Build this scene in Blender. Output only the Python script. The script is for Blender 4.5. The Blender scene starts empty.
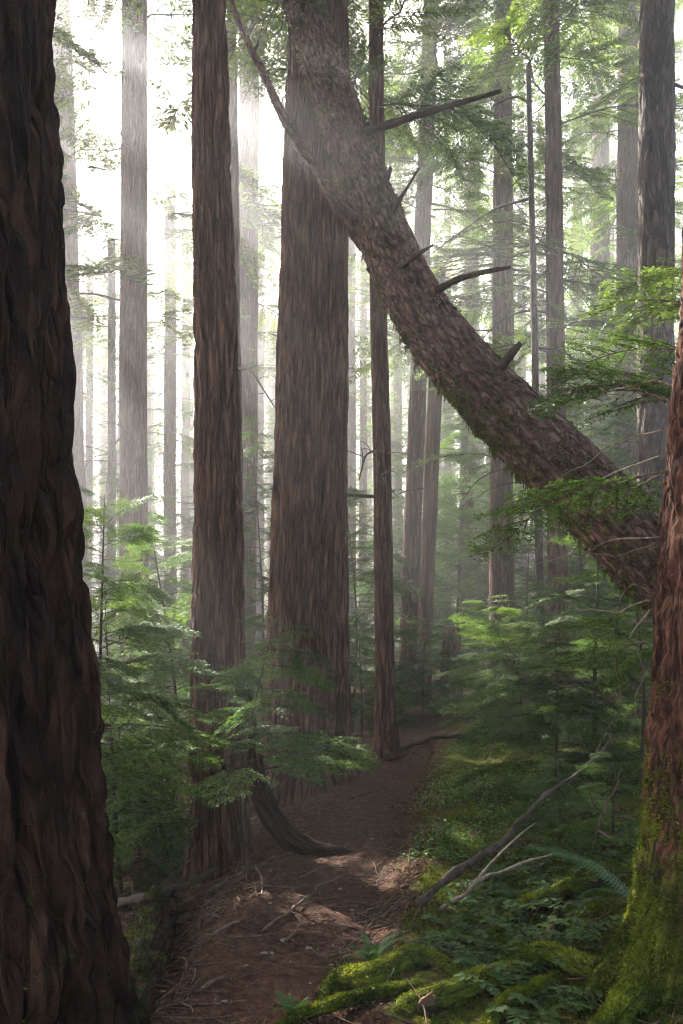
import bpy, math
import numpy as np

R = math.radians
C = bpy.context.scene.collection
sc = bpy.context.scene
F, HZ, CX, CAMZ = 850.0, 620.0, 341.5, 1.6      # focal length in pixels, horizon row, eye height
SUN_EL, SUN_AZ = 36.7, -32.5                    # degrees; azimuth measured from +Y towards +X

# openings the sun comes through: misty shafts (column, row, from metre, to metre, radius) and spots of light (column, row, metre, radius)
SHAFTS = [(75, 240, 16.8, 20, .34), (112, 300, 14.2, 15.6, .4), (138, 338, 13.4, 15, .22), (100, 190, 14.6, 16, .22), (50, 215, 17.6, 20, .34), (125, 205, 14, 15, .16), (150, 335, 12.9, 15, .13), (165, 90, 12.9, 22, .5), (110, 110, 14.8, 24, .4), (60, 140, 18, 24, .4), (100, 190, 15.2, 22, .3), (75, 380, 17, 20, .25), (215, 20, 6.3, 7.5, .10)]
SPOTS = [(110, 500, 5.6, .3), (95, 560, 5.6, .28), (150, 525, 7.4, .45), (180, 580, 7.4, .5), (120, 620, 6.6, .4), (215, 650, 5.3, .16), (330, 680, 5.2, .13), (640, 300, 3.9, .3), (600, 320, 4.2, .25), (110, 520, 5.6, .5), (160, 560, 7.4, .7), (130, 620, 6.6, .5), (600, 580, 7.6, .4), (560, 620, 7.4, .35), (620, 640, 7, .3), (510, 650, 9, .45), (540, 700, 7.2, .3), (640, 600, 6.4, .25), (580, 690, 7, .25), (480, 700, 10, .4), (470, 600, 15, .8), (100, 650, 6.6, .35), (170, 650, 6, .3), (290, 700, 5.3, .13), (130, 790, 8.8, .6), (150, 700, 8, .5), (205, 850, 6.4, .22), (345, 985, 3.6, .12), (350, 985, 3.6, .1), (585, 950, 3.15, .14), (520, 900, 4.2, .13),
         (440, 790, 8, .25), (480, 360, 6.1, .15), (370, 200, 6.8, .15)]
GROUND_SPOTS = [(454, 836, .15), (560, 905, .13), (500, 978, .12), (470, 930, .10), (128, 792, .35), (140, 880, .2), (440, 790, .3), (475, 765, .35), (350, 988, .12), (200, 870, .15)]

# ------------------------------------------------------------------ helpers
def P(px, py, d):
    return np.array([(px - CX) / F * d, d, CAMZ + (HZ - py) / F * d])

def PX(px, d):
    return (px - CX) / F * d

def _hash(ix, iy, iz, seed):
    h = (ix.astype(np.int64) * 374761393 + iy.astype(np.int64) * 668265263 + iz.astype(np.int64) * 2147483647 + seed * 974711) & 0xFFFFFFFF
    h = ((h ^ (h >> 13)) * 1274126177) & 0xFFFFFFFF
    h = ((h ^ (h >> 16)) * 2246822519) & 0xFFFFFFFF
    return ((h ^ (h >> 15)) & 0xFFFFFF) / float(0xFFFFFF)

def vnoise(p, seed=0):
    f = np.floor(p).astype(np.int64); t = p - f
    t = t * t * t * (t * (t * 6 - 15) + 10)
    x, y, z = f[:, 0], f[:, 1], f[:, 2]
    def L(a, b, k): return a + (b - a) * k
    c = [[[_hash(x + i, y + j, z + k, seed) for k in (0, 1)] for j in (0, 1)] for i in (0, 1)]
    return L(L(L(c[0][0][0], c[1][0][0], t[:, 0]), L(c[0][1][0], c[1][1][0], t[:, 0]), t[:, 1]),
             L(L(c[0][0][1], c[1][0][1], t[:, 0]), L(c[0][1][1], c[1][1][1], t[:, 0]), t[:, 1]), t[:, 2])

def fbm(p, seed=0, octv=4, gain=.5):
    s = 0; a = 1; n = 0
    for i in range(octv):
        s = s + a * vnoise(p * (2.03 ** i) + 17.3 * i, seed + i); n += a; a *= gain
    return s / n

def ridge(p, seed=0, octv=3):
    s = 0; a = 1; n = 0
    for i in range(octv):
        s = s + a * (1 - np.abs(2 * vnoise(p * (2.07 ** i) + 9.1 * i, seed + i) - 1)); n += a; a *= .5
    return s / n

def mesh(name, V, Q=None, T=None, mats=(), smooth=True, mat_idx=None, attrs=None):
    V = np.asarray(V, np.float32).reshape(-1, 3)
    nq = 0 if Q is None else len(Q); nt = 0 if T is None else len(T)
    me = bpy.data.meshes.new(name)
    me.vertices.add(len(V)); me.vertices.foreach_set('co', V.ravel())
    loops = []
    if nq: loops.append(np.asarray(Q, np.int32).ravel())
    if nt: loops.append(np.asarray(T, np.int32).ravel())
    loops = np.concatenate(loops)
    me.loops.add(len(loops)); me.loops.foreach_set('vertex_index', loops)
    me.polygons.add(nq + nt)
    st = np.concatenate([np.arange(nq) * 4, nq * 4 + np.arange(nt) * 3]).astype(np.int32)
    me.polygons.foreach_set('loop_start', st)
    if smooth: me.polygons.foreach_set('use_smooth', np.ones(nq + nt, bool))
    for m in mats: me.materials.append(m)
    if mat_idx is not None: me.polygons.foreach_set('material_index', np.asarray(mat_idx, np.int32))
    for k, (dom, typ, arr) in (attrs or {}).items():
        a = me.attributes.new(k, typ, dom)
        a.data.foreach_set('vector' if typ == 'FLOAT_VECTOR' else 'value', np.asarray(arr, np.float32).ravel())
    me.update(calc_edges=True)
    return me

def link(name, me, parent=None, loc=(0, 0, 0)):
    o = bpy.data.objects.new(name, me); C.objects.link(o)
    o.location = tuple(float(v) for v in loc)
    if parent is not None: o.parent = parent
    return o

def tag(o, label=None, cat=None, group=None, kind=None):
    if label: o['label'] = label
    if cat: o['category'] = cat
    if group: o['group'] = group
    if kind: o['kind'] = kind
    return o

def thing(name, label, cat, loc, group=None):
    o = bpy.data.objects.new(name, None); C.objects.link(o)
    o.location = tuple(float(v) for v in loc); o.empty_display_size = .1
    return tag(o, label, cat, group)

def spline(pts, n):
    """Catmull-Rom through the points, n samples; works for any column count"""
    p = np.asarray(pts, float)
    if len(p) == 2: return p[0] + (p[1] - p[0]) * np.linspace(0, 1, n)[:, None]
    q = np.vstack([2 * p[0] - p[1], p, 2 * p[-1] - p[-2]])
    t = np.linspace(0, len(p) - 1 - 1e-9, n); i = t.astype(int); u = (t - i)[:, None]
    a, b, c, d = q[i], q[i + 1], q[i + 2], q[i + 3]
    return .5 * (2 * b + (c - a) * u + (2 * a - 5 * b + 4 * c - d) * u ** 2 + (3 * b - a - 3 * c + d) * u ** 3)

def frames(path):
    T = np.gradient(path, axis=0); T /= np.linalg.norm(T, axis=1)[:, None]
    N = np.zeros_like(T)
    ref = np.array([1., 0, 0]) if abs(T[0][0]) < .8 else np.array([0, 1., 0])
    n = ref - T[0] * ref.dot(T[0]); N[0] = n / np.linalg.norm(n)
    for i in range(1, len(path)):
        n = N[i - 1] - T[i] * N[i - 1].dot(T[i]); N[i] = n / np.linalg.norm(n)
    return T, N, np.cross(T, N)

def sweep(path, rad, nseg, disp=None, cap=True):
    """tube along path; disp(theta, s, cos, sin) -> (radial factor offset in metres). returns V, Q, T, tc"""
    path = np.asarray(path, float); rad = np.asarray(rad, float)
    n = len(path); T, N, B = frames(path)
    s = np.concatenate([[0], np.cumsum(np.linalg.norm(np.diff(path, axis=0), axis=1))])
    th = np.linspace(0, 2 * np.pi, nseg, endpoint=False)
    ct, st = np.cos(th), np.sin(th)
    TH = np.tile(th, n); S = np.repeat(s, nseg); RR = np.repeat(rad, nseg)
    r = RR.copy()
    if disp is not None: r = r + disp(TH, S, RR, np.repeat(path, nseg, axis=0))
    r = np.maximum(r, .0008)
    dirs = (N[:, None, :] * ct[None, :, None] + B[:, None, :] * st[None, :, None]).reshape(-1, 3)
    V = np.repeat(path, nseg, axis=0) + dirs * r[:, None]
    i = np.arange(n - 1)[:, None] * nseg; j = np.arange(nseg)[None, :]; j2 = (j + 1) % nseg
    Q = np.stack([i + j, i + j2, i + nseg + j2, i + nseg + j], -1).reshape(-1, 4)
    rm = np.mean(rad)
    tc = np.stack([np.cos(TH) * rm, np.sin(TH) * rm, S], 1)
    Tt = None
    if cap:
        V = np.vstack([V, path[0], path[-1]]); tc = np.vstack([tc, [0, 0, 0], [0, 0, s[-1]]])
        a, b = len(V) - 2, len(V) - 1; jj = np.arange(nseg); k = (jj + 1) % nseg; o = (n - 1) * nseg
        Tt = np.vstack([np.stack([k, jj, np.full(nseg, a)], 1), np.stack([o + jj, o + k, np.full(nseg, b)], 1)])
    return V, Q, Tt, tc

def rotm(yaw, pitch, roll):
    cy, sy, cp, sp, cr, sr = math.cos(yaw), math.sin(yaw), math.cos(pitch), math.sin(pitch), math.cos(roll), math.sin(roll)
    Rz = np.array([[cy, -sy, 0], [sy, cy, 0], [0, 0, 1]])
    Ry = np.array([[cp, 0, -sp], [0, 1, 0], [sp, 0, cp]])      # pitch > 0 lifts +X
    Rx = np.array([[1, 0, 0], [0, cr, -sr], [0, sr, cr]])
    return Rz @ Ry @ Rx

# ------------------------------------------------------------------ ground shape
_ty = np.array([-40, -6, 0, 1.5, 3.4, 5.9, 8.5, 10.9, 14, 20, 40, 200.])
_tx = np.array([-1, -1.0, -.95, -.75, -.39, 0.0, .42, .86, 1.35, 1.1, -1, -1.])
_tyy = np.linspace(-40, 200, 2401); _txx = np.interp(_tyy, _ty, _tx)
_k = np.ones(15) / 15; _txx = np.convolve(np.pad(_txx, 7, mode='edge'), _k, 'valid')
def trail_x(y): return np.interp(y, _tyy, _txx)

def gz(x, y, rough=True):
    x = np.atleast_1d(np.asarray(x, float)); y = np.atleast_1d(np.asarray(y, float))
    x, y = np.broadcast_arrays(x, y); x = x.ravel(); y = y.ravel()
    s = x - trail_x(y)
    tr = np.maximum(s - .38, 0); tl = np.maximum(-s - .38, 0)
    sl = np.interp(y, [2, 3.5, 5, 8, 12], [.10, .13, .24, .32, .22])
    zr = sl * 4.5 * (1 - np.exp(-tr / 4.5)) + .05 * np.exp(-((tr - .22) / .16) ** 2)
    zl = -(.42 * 1.3 * (1 - np.exp(-tl / 1.3)) + .16 * 9 * (1 - np.exp(-tl / 9)))
    z = zr + zl - .025 * np.exp(-(s / .3) ** 2)
    z = z - .10 * np.clip(y - 20, 0, 45) * np.clip((y - 20) / 12, 0, 1) + .38 * np.clip(y - 78, 0, 90)
    z = z + .0 * x
    if rough:
        p = np.stack([x, y, np.zeros_like(x)], 1)
        off = np.clip(np.abs(s) - .3, 0, .5) * 2
        z = z + (fbm(p * .9, 3, 3) - .5) * .22 * off + (fbm(p * 3.1, 5, 4) - .5) * .10 * (.22 + .78 * off)
        z = z + (fbm(p * 14, 8, 2) - .5) * .028
    return z
def g1(x, y): return float(gz(x, y)[0])

# ------------------------------------------------------------------ materials
def newmat(name):
    m = bpy.data.materials.new(name); m.use_nodes = True
    nt = m.node_tree; nt.nodes.clear()
    out = nt.nodes.new('ShaderNodeOutputMaterial')
    return m, nt, out

class G:
    """tiny node helper"""
    def __init__(s, nt): s.nt = nt
    def n(s, t, **kw):
        nd = s.nt.nodes.new(t)
        for k, v in kw.items():
            if k.startswith('i_'):
                nd.inputs[k[2:].replace('_', ' ')].default_value = v
            else: setattr(nd, k, v)
        return nd
    def l(s, a, b): s.nt.links.new(a, b)
    def noise(s, vec, scale, detail=4, rough=.6, dist=0.):
        nd = s.n('ShaderNodeTexNoise'); nd.inputs['Scale'].default_value = scale; nd.inputs['Detail'].default_value = detail
        nd.inputs['Roughness'].default_value = rough; nd.inputs['Distortion'].default_value = dist
        if vec is not None: s.l(vec, nd.inputs['Vector'])
        return nd.outputs['Fac']
    def map(s, vec, scale):
        nd = s.n('ShaderNodeMapping'); nd.inputs['Scale'].default_value = scale; s.l(vec, nd.inputs['Vector']); return nd.outputs[0]
    def ramp(s, fac, stops):
        nd = s.n('ShaderNodeValToRGB'); cr = nd.color_ramp
        while len(cr.elements) < len(stops): cr.elements.new(.5)
        for e, (p, c) in zip(cr.elements, stops):
            e.position = p; e.color = (*c, 1) if len(c) == 3 else c
        s.l(fac, nd.inputs[0]); return nd.outputs[0]
    def mix(s, fac, a, b):
        nd = s.n('ShaderNodeMix', data_type='RGBA')
        for sock, v in ((nd.inputs[0], fac), (nd.inputs[6], a), (nd.inputs[7], b)):
            if hasattr(v, 'links') or hasattr(v, 'is_linked'): s.l(v, sock)
            elif isinstance(v, (int, float)): sock.default_value = v
            else: sock.default_value = (*v, 1)
        return nd.outputs[2]
    def math(s, op, a, b=None, c=None, clamp=False):
        nd = s.n('ShaderNodeMath', operation=op, use_clamp=clamp)
        for i, v in enumerate((a, b, c)):
            if v is None: continue
            if isinstance(v, (int, float)): nd.inputs[i].default_value = v
            else: s.l(v, nd.inputs[i])
        return nd.outputs[0]
    def attr(s, name, out='Fac'):
        return s.n('ShaderNodeAttribute', attribute_name=name).outputs[out]
    def bump(s, h, dist, strength=1.0, normal=None):
        nd = s.n('ShaderNodeBump'); nd.inputs['Distance'].default_value = dist; nd.inputs['Strength'].default_value = strength
        s.l(h, nd.inputs['Height'])
        if normal is not None: s.l(normal, nd.inputs['Normal'])
        return nd.outputs[0]
    def bsdf(s, out, col, rough, normal=None, spec=.3):
        b = s.n('ShaderNodeBsdfPrincipled'); s.l(col, b.inputs['Base Color'])
        if isinstance(rough, (int, float)): b.inputs['Roughness'].default_value = rough
        else: s.l(rough, b.inputs['Roughness'])
        b.inputs['Specular IOR Level'].default_value = spec
        if normal is not None: s.l(normal, b.inputs['Normal'])
        s.l(b.outputs[0], out.inputs['Surface']); return b

def bark_material(name, dark, mid, light, along=.13, fine=26, bumpd=.03, moss=(.055, .075, .012), lichen=None, blotch=None):
    m, nt, out = newmat(name); g = G(nt)
    tc = g.attr('tc', 'Vector')
    v = g.map(tc, (1, 1, along))
    n1 = g.noise(v, fine, 6, .62, .6)
    n2 = g.noise(v, fine * 3.2, 5, .65)
    big = g.noise(tc, 2.2, 4, .6)
    vor = g.n('ShaderNodeTexVoronoi', feature='DISTANCE_TO_EDGE'); vor.inputs['Scale'].default_value = fine * .8
    vd = g.n('ShaderNodeVectorMath', operation='ADD'); sc_ = g.n('ShaderNodeVectorMath', operation='SCALE')
    nz = g.n('ShaderNodeTexNoise'); nz.inputs['Scale'].default_value = fine * .9; nz.inputs['Detail'].default_value = 3
    g.l(v, nz.inputs['Vector']); g.l(nz.outputs['Color'], sc_.inputs[0]); sc_.inputs['Scale'].default_value = .055
    g.l(v, vd.inputs[0]); g.l(sc_.outputs[0], vd.inputs[1]); g.l(vd.outputs[0], vor.inputs['Vector'])
    crack = g.math('MULTIPLY', vor.outputs['Distance'], 5.5, clamp=True)
    col = g.ramp(n1, [(.39, dark), (.49, mid), (.61, light)])
    col = g.mix(g.ramp(n2, [(.35, (0, 0, 0)), (.7, (.55, .55, .55))]), col, mid)
    col = g.mix(g.ramp(big, [(.42, (0, 0, 0)), (.68, (.6, .6, .6))]), col, blotch or dark)
    if lichen:
        ln = g.noise(tc, 14, 7, .75, .4)
        col = g.mix(g.ramp(ln, [(.58, (0, 0, 0)), (.65, (.55, .55, .55))]), col, lichen)
    ma = g.attr('moss')
    mn = g.noise(tc, 13, 6, .7)
    mf = g.math('ADD', ma, g.math('MULTIPLY', g.math('SUBTRACT', mn, .5), 1.5))
    mf = g.ramp(mf, [(.42, (0, 0, 0)), (.60, (1, 1, 1))])
    mt = g.noise(tc, 120, 3, .7)
    mcol = g.mix(g.noise(tc, 5, 3), tuple(c * .45 for c in moss), tuple(c * 1.5 for c in moss))
    col = g.mix(mf, col, mcol)
    col = g.mix(g.math('MULTIPLY', g.math('SUBTRACT', 1.0, crack, clamp=True), .62), col, tuple(c * .8 for c in dark))
    h = g.math('ADD', g.math('MULTIPLY', n1, 1.0), g.math('MULTIPLY', crack, .6))
    h = g.math('ADD', h, g.math('MULTIPLY', n2, .3))
    h = g.math('ADD', h, g.math('MULTIPLY', g.math('MULTIPLY', mf, mt), .5))
    nor = g.bump(h, bumpd)
    g.bsdf(out, col, .9, nor, .15)
    return m

def leaf_material(name, a, b, trans=.38, rough=.5, spec=.3, tcol=1.6):
    m, nt, out = newmat(name); g = G(nt)
    v = g.attr('var')
    col = g.mix(v, a, b)
    pb = g.n('ShaderNodeBsdfPrincipled'); g.l(col, pb.inputs['Base Color']); pb.inputs['Roughness'].default_value = rough
    pb.inputs['Specular IOR Level'].default_value = spec
    tr = g.n('ShaderNodeBsdfTranslucent')
    tcl = g.mix(v, tuple(c * tcol for c in a), (b[0] * tcol * 1.25, b[1] * tcol * 1.1, b[2] * tcol * .7))
    g.l(tcl, tr.inputs['Color'])
    mx = g.n('ShaderNodeMixShader'); mx.inputs[0].default_value = trans
    g.l(pb.outputs[0], mx.inputs[1]); g.l(tr.outputs[0], mx.inputs[2]); g.l(mx.outputs[0], out.inputs['Surface'])
    return m

def wood_material(name, a, b, scale=30, rough=.8, moss=None):
    m, nt, out = newmat(name); g = G(nt)
    tc = g.n('ShaderNodeTexCoord').outputs['Object']
    n = g.noise(tc, scale, 5, .65, .5); n2 = g.noise(tc, scale * .2, 3)
    col = g.ramp(n, [(.3, a), (.7, b)])
    if moss: col = g.mix(g.ramp(n2, [(.5, (0, 0, 0)), (.6, (.9, .9, .9))]), col, moss)
    g.bsdf(out, col, rough, g.bump(n, .006), .2)
    return m

M = {}
M['cedar'] = bark_material('bark_redcedar', (.006, .003, .002), (.028, .0125, .007), (.095, .045, .024), along=.12, fine=24, bumpd=.05, blotch=(.05, .022, .013))
M['fir'] = bark_material('bark_fir', (.020, .009, .005), (.125, .057, .035), (.28, .150, .096), along=.09, fine=30, bumpd=.05, blotch=(.09, .046, .032))
M['firred'] = bark_material('bark_red', (.02, .010, .007), (.115, .048, .030), (.21, .105, .066), along=.2, fine=22, bumpd=.035, blotch=(.06, .026, .016), moss=(.11, .125, .014))
M['log'] = bark_material('bark_log', (.028, .015, .011), (.15, .078, .054), (.29, .18, .135), along=.3, fine=28, bumpd=.035, lichen=(.30, .25, .22), blotch=(.12, .05, .038), moss=(.06, .072, .014))
M['grey'] = bark_material('bark_grey', (.04, .03, .024), (.115, .085, .066), (.20, .155, .125), along=.2, fine=22, bumpd=.025)
M['snag'] = bark_material('bark_snag', (.06, .032, .02), (.16, .085, .052), (.27, .16, .11), along=.06, fine=16, bumpd=.02)
M['root'] = bark_material('bark_root', (.02, .012, .008), (.07, .04, .025), (.14, .085, .055), along=.3, fine=24, bumpd=.02, moss=(.115, .14, .014))
M['hemlock'] = leaf_material('leaf_hemlock', (.026, .066, .013), (.092, .17, .026), trans=.5)
M['hemlock_light'] = leaf_material('leaf_hemlock_pale', (.042, .092, .020), (.115, .195, .040), trans=.5)  # paler leaf colour, also painted on the lit boughs of the right tree
M['canopy'] = leaf_material('leaf_canopy', (.038, .083, .015), (.135, .21, .031), trans=.55, spec=.1)
M['salal'] = leaf_material('leaf_salal', (.020, .052, .014), (.072, .125, .030), trans=.25, rough=.5, spec=.2)
M['fern'] = leaf_material('leaf_fern', (.03, .085, .02), (.065, .145, .035), trans=.35)
M['oxalis'] = leaf_material('leaf_groundcover', (.045, .125, .02), (.12, .235, .035), trans=.4)
M['moss'] = leaf_material('moss_fibre', (.045, .068, .008), (.165, .20, .018), trans=.35, rough=.8, spec=.05, tcol=1.3)
M['moss_dull'] = leaf_material('moss_dull', (.03, .042, .008), (.10, .115, .016), trans=.25, rough=.8, spec=.05, tcol=1.2)
M['litter'] = leaf_material('dry_litter', (.035, .016, .009), (.20, .115, .065), trans=.12, rough=.8, spec=.1, tcol=1.0)
M['twig'] = wood_material('twig_wood', (.04, .024, .016), (.19, .125, .085), 40)
M['pale'] = wood_material('pale_dead_wood', (.10, .075, .055), (.30, .235, .18), 35)
M['weathered'] = wood_material('weathered_branch', (.014, .010, .007), (.15, .112, .082), 26, moss=(.05, .06, .02))
M['dead'] = wood_material('dead_limb', (.018, .012, .01), (.075, .05, .038), 30, moss=(.06, .06, .025))
M['stone'] = wood_material('stone_pale', (.16, .13, .11), (.36, .31, .27), 25, .9)
M['splinter'] = wood_material('splintered_wood', (.16, .08, .045), (.36, .22, .14), 45)

def ground_material():
    m, nt, out = newmat('forest_floor'); g = G(nt)
    pos = g.n('ShaderNodeNewGeometry').outputs['Position']
    n = g.noise(pos, 16, 7, .68); n2 = g.noise(pos, 75, 5, .7); n3 = g.noise(pos, 1.6, 4, .6)
    duff = g.ramp(n, [(.34, (.018, .009, .006)), (.5, (.07, .034, .021)), (.68, (.17, .088, .054))])
    duff = g.mix(g.ramp(n2, [(.45, (0, 0, 0)), (.75, (.6, .6, .6))]), duff, (.13, .07, .042))
    ma = g.attr('moss')
    mf = g.math('ADD', ma, g.math('MULTIPLY', g.math('SUBTRACT', g.noise(pos, 5.5, 6, .68), .5), 1.7))
    mf = g.ramp(mf, [(.45, (0, 0, 0)), (.62, (1, 1, 1))])
    mcol = g.mix(n3, (.035, .05, .008), (.14, .16, .016))
    col = g.mix(mf, duff, mcol)
    h = g.math('ADD', g.math('MULTIPLY', n, 1), g.math('MULTIPLY', n2, .55))
    g.bsdf(out, col, .95, g.bump(h, .03), .1)
    return m
M['ground'] = ground_material()
def trail_material():
    m, nt, out = newmat('trail_soil'); g = G(nt)
    pos = g.n('ShaderNodeNewGeometry').outputs['Position']
    n = g.noise(pos, 20, 7, .7); n2 = g.noise(pos, 110, 4, .7); n3 = g.noise(pos, 2.3, 4, .6)
    col = g.ramp(n, [(.36, (.016, .008, .005)), (.5, (.066, .031, .019)), (.66, (.16, .084, .054))])
    col = g.mix(g.ramp(n2, [(.5, (0, 0, 0)), (.78, (.7, .7, .7))]), col, (.26, .15, .10))
    col = g.mix(g.ramp(n3, [(.4, (.5, .5, .5)), (.65, (0, 0, 0))]), col, (.04, .018, .012))
    h = g.math('ADD', n, g.math('MULTIPLY', n2, .5))
    g.bsdf(out, col, .95, g.bump(h, .022), .1)
    return m
M['trail'] = trail_material()

# ------------------------------------------------------------------ ground, trail
def axis_pts(lo, a, b, hi, step, grow=1.13):
    mid = list(np.arange(a, b + 1e-6, step)); s = step; p = mid[-1]; right = []
    while p < hi: s = min(s * grow, 4.0); p += s; right.append(min(p, hi))
    s = step; p = mid[0]; left = []
    while p > lo: s = min(s * grow, 4.0); p -= s; left.append(max(p, lo))
    return np.array(left[::-1] + mid + right)

def ground_moss(x, y):
    s = x - trail_x(y)
    p = np.stack([x, y, 0 * x], 1)
    right = np.clip((s - .34) / .3, 0, 1) * np.interp(y, [0, 9, 14], [1, 1, .4]) * np.clip(1.5 - s * .22, .25, 1)
    left = np.clip((-s - 1.0) / .6, 0, 1) * .22
    return np.clip(right * .66 + left + (fbm(p * 1.1, 31, 3) - .5) * .5, 0, 1)

xs = axis_pts(-95, -3.2, 4.6, 95, .035); ys = axis_pts(-28, 2.3, 9.5, 150, .035)
Xg, Yg = np.meshgrid(xs, ys); Zg = gz(Xg, Yg)
sg = Xg.ravel() - trail_x(Yg.ravel())
Zg = Zg - .02 * np.clip(1.2 - np.abs(sg) / .4, 0, 1)
nx, ny = len(xs), len(ys)
ii, jj = np.meshgrid(np.arange(nx - 1), np.arange(ny - 1)); a_ = (jj * nx + ii).ravel()
Qg = np.stack([a_, a_ + 1, a_ + nx + 1, a_ + nx], 1)
Vg = np.stack([Xg.ravel(), Yg.ravel(), Zg], 1)
me = mesh('ground', Vg, Qg, mats=[M['ground']], attrs={'moss': ('POINT', 'FLOAT', ground_moss(Xg.ravel(), Yg.ravel()))})
tag(link('ground', me), kind='structure')
# trail: a ragged-edged strip of bare soil following the ground
ty = np.concatenate([np.arange(-6, 2, .12), np.arange(2, 12, .03), np.arange(12, 20, .12)])
u = np.linspace(-1, 1, 34)
TY, U = np.meshgrid(ty, u, indexing='ij')
edge = .36 + .16 * (fbm(np.stack([TY.ravel() * 1.6, np.sign(U.ravel()) * 7, 0 * U.ravel()], 1), 41, 4) - .5)
TX = trail_x(TY.ravel()) + U.ravel() * edge
TZ = gz(TX, TY.ravel()) + .006 - .03 * np.clip((np.abs(U.ravel()) - .86) / .14, 0, 1)
n2 = len(u); ii, jj = np.meshgrid(np.arange(n2 - 1), np.arange(len(ty) - 1)); a_ = (jj * n2 + ii).ravel()
me = mesh('trail', np.stack([TX, TY.ravel(), TZ], 1), np.stack([a_, a_ + 1, a_ + n2 + 1, a_ + n2], 1), mats=[M['trail']])
tag(link('trail', me), kind='structure')

# ------------------------------------------------------------------ foliage templates
def diamonds(base, d, side, ln, wd):
    mid = base + d * (ln * .45)[:, None]
    q = np.stack([base, mid + side * (wd * .5)[:, None], base + d * ln[:, None], mid - side * (wd * .5)[:, None]], 1)
    return q

def unit(v): return v / np.maximum(np.linalg.norm(v, axis=-1, keepdims=True), 1e-9)

def bough_template(seed, nside=15, lat=.40, tw_sp=.03, tw_len=.085, leaf=.016, leaf_w=.0065, level=3, droop=.22, zig=.02, bare=.12):
    """a flat feathery bough of unit length along +X. returns leaf quads (n,4,3), wood quads (m,4,3)"""
    r = np.random.default_rng(seed)
    B, D, S, LN, WD = [], [], [], [], []
    wood = []
    def strip(pts, w0, w1):
        w = np.linspace(w0, w1, len(pts))
        t = unit(np.gradient(pts, axis=0)); s = unit(np.cross(t, [0, 0, 1.])); n = np.cross(s, t)
        for off in (s, n):
            a = pts + off * w[:, None]; b = pts - off * w[:, None]
            wood.append(np.stack([a[:-1], a[1:], b[1:], b[:-1]], 1))
    T = np.linspace(0, 1, 24)
    wob = np.cumsum(r.normal(0, zig, 24)) * .5
    ax = np.stack([T * (1 - .06 * T), wob, .07 * np.sin(T * 2.4) - droop * T ** 2.2], 1)
    strip(ax[::2], .006, .0015)
    def axp(t): return np.stack([np.interp(t, T, ax[:, k]) for k in range(3)], -1)
    ts = np.linspace(bare, .985, nside)
    for k, t0 in enumerate(ts):
        for sd in (-1, 1):
            t = min(.99, t0 + r.uniform(-.02, .02))
            if r.random() < .07: continue
            prof = min(1, (t - bare * .5) / .25 + .25) * (1 - t) ** .75 + .10
            l = lat * prof * r.uniform(.7, 1.2)
            a = R(r.uniform(48, 64)) - t * .25
            d0 = unit(np.array([math.cos(a), sd * math.sin(a), r.uniform(-.18, .12)]))
            m = max(4, int(l / .05))
            q = np.linspace(0, 1, m + 1)[:, None]
            bend = np.array([.10, 0, -.16 * r.uniform(.4, 1.6)])
            pts = axp(np.array([t]))[0] + d0 * q * l + bend * (q ** 2) * l
            strip(pts[:: max(1, m // 3)] if m > 5 else pts, .003, .0008)
            tt = np.arange(.12 * l, l, tw_sp) / l
            if len(tt) == 0: tt = np.array([.5])
            for s2 in (-1, 1):
                t2 = np.clip(tt + r.uniform(-.3, .3, len(tt)) * tw_sp / l, 0, 1)
                pos = np.stack([np.interp(t2, q[:, 0], pts[:, j]) for j in range(3)], -1)
                tg = unit(d0 + bend * 2 * t2[:, None])
                latv = unit(np.cross(tg, np.array([0, 0, 1.]))) * s2
                aa = np.radians(r.uniform(38, 62, len(t2)))[:, None]
                dd = unit(tg * np.cos(aa) + latv * np.sin(aa) + np.array([0, 0, 1.]) * r.uniform(-.22, .1, (len(t2), 1)))
                ll = tw_len * (1 - .55 * t2) * r.uniform(.6, 1.15, len(t2))
                ll = np.minimum(ll, .55 * l + .015)
                nrm = unit(np.stack([r.normal(0, .25, len(t2)), r.normal(0, .25, len(t2)), np.ones(len(t2))], 1))
                if level == 2:
                    B.append(pos); D.append(dd); S.append(unit(np.cross(dd, nrm))); LN.append(ll); WD.append(np.full(len(t2), leaf_w) * r.uniform(.8, 1.3, len(t2)))
                else:
                    for i in range(len(t2)):
                        nn = max(2, int(ll[i] / (leaf * .62)))
                        f = (np.arange(nn) + .4) / nn
                        pp = pos[i] + dd[i] * (f * ll[i])[:, None] + np.array([0, 0, -.12]) * (f ** 2 * ll[i])[:, None]
                        pv = unit(np.cross(dd[i], nrm[i]))
                        for s3 in (-1, 1):
                            an = np.radians(r.uniform(35, 60, nn))[:, None]
                            d3 = unit(dd[i] * np.cos(an) + pv * s3 * np.sin(an) + r.normal(0, .14, (nn, 3)))
                            n3 = unit(nrm[i] + r.normal(0, .3, (nn, 3)))
                            B.append(pp); D.append(d3); S.append(unit(np.cross(d3, n3)))
                            LN.append(np.full(nn, leaf) * (1.1 - .4 * f)); WD.append(np.full(nn, leaf_w))
    leafq = diamonds(np.concatenate(B), np.concatenate(D), np.concatenate(S), np.concatenate(LN), np.concatenate(WD))
    return leafq, np.concatenate(wood)

NEAR = [bough_template(100 + i, 19, .46, .028, .095, .022, .010, 3, droop=.14 + .07 * i) for i in range(4)]
MID = [bough_template(200 + i, 20, .46, .016, .060, 0, .0105, 2, droop=.25 + .08 * i) for i in range(4)]
FAR = [bough_template(300 + i, 18, .46, .020, .060, 0, .0125, 2, droop=.30 + .08 * i) for i in range(4)]

AIRY = [bough_template(400 + i, 14, .40, .034, .095, .024, .0100, 3, droop=.12 + .06 * i, bare=.20) for i in range(4)]

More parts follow.
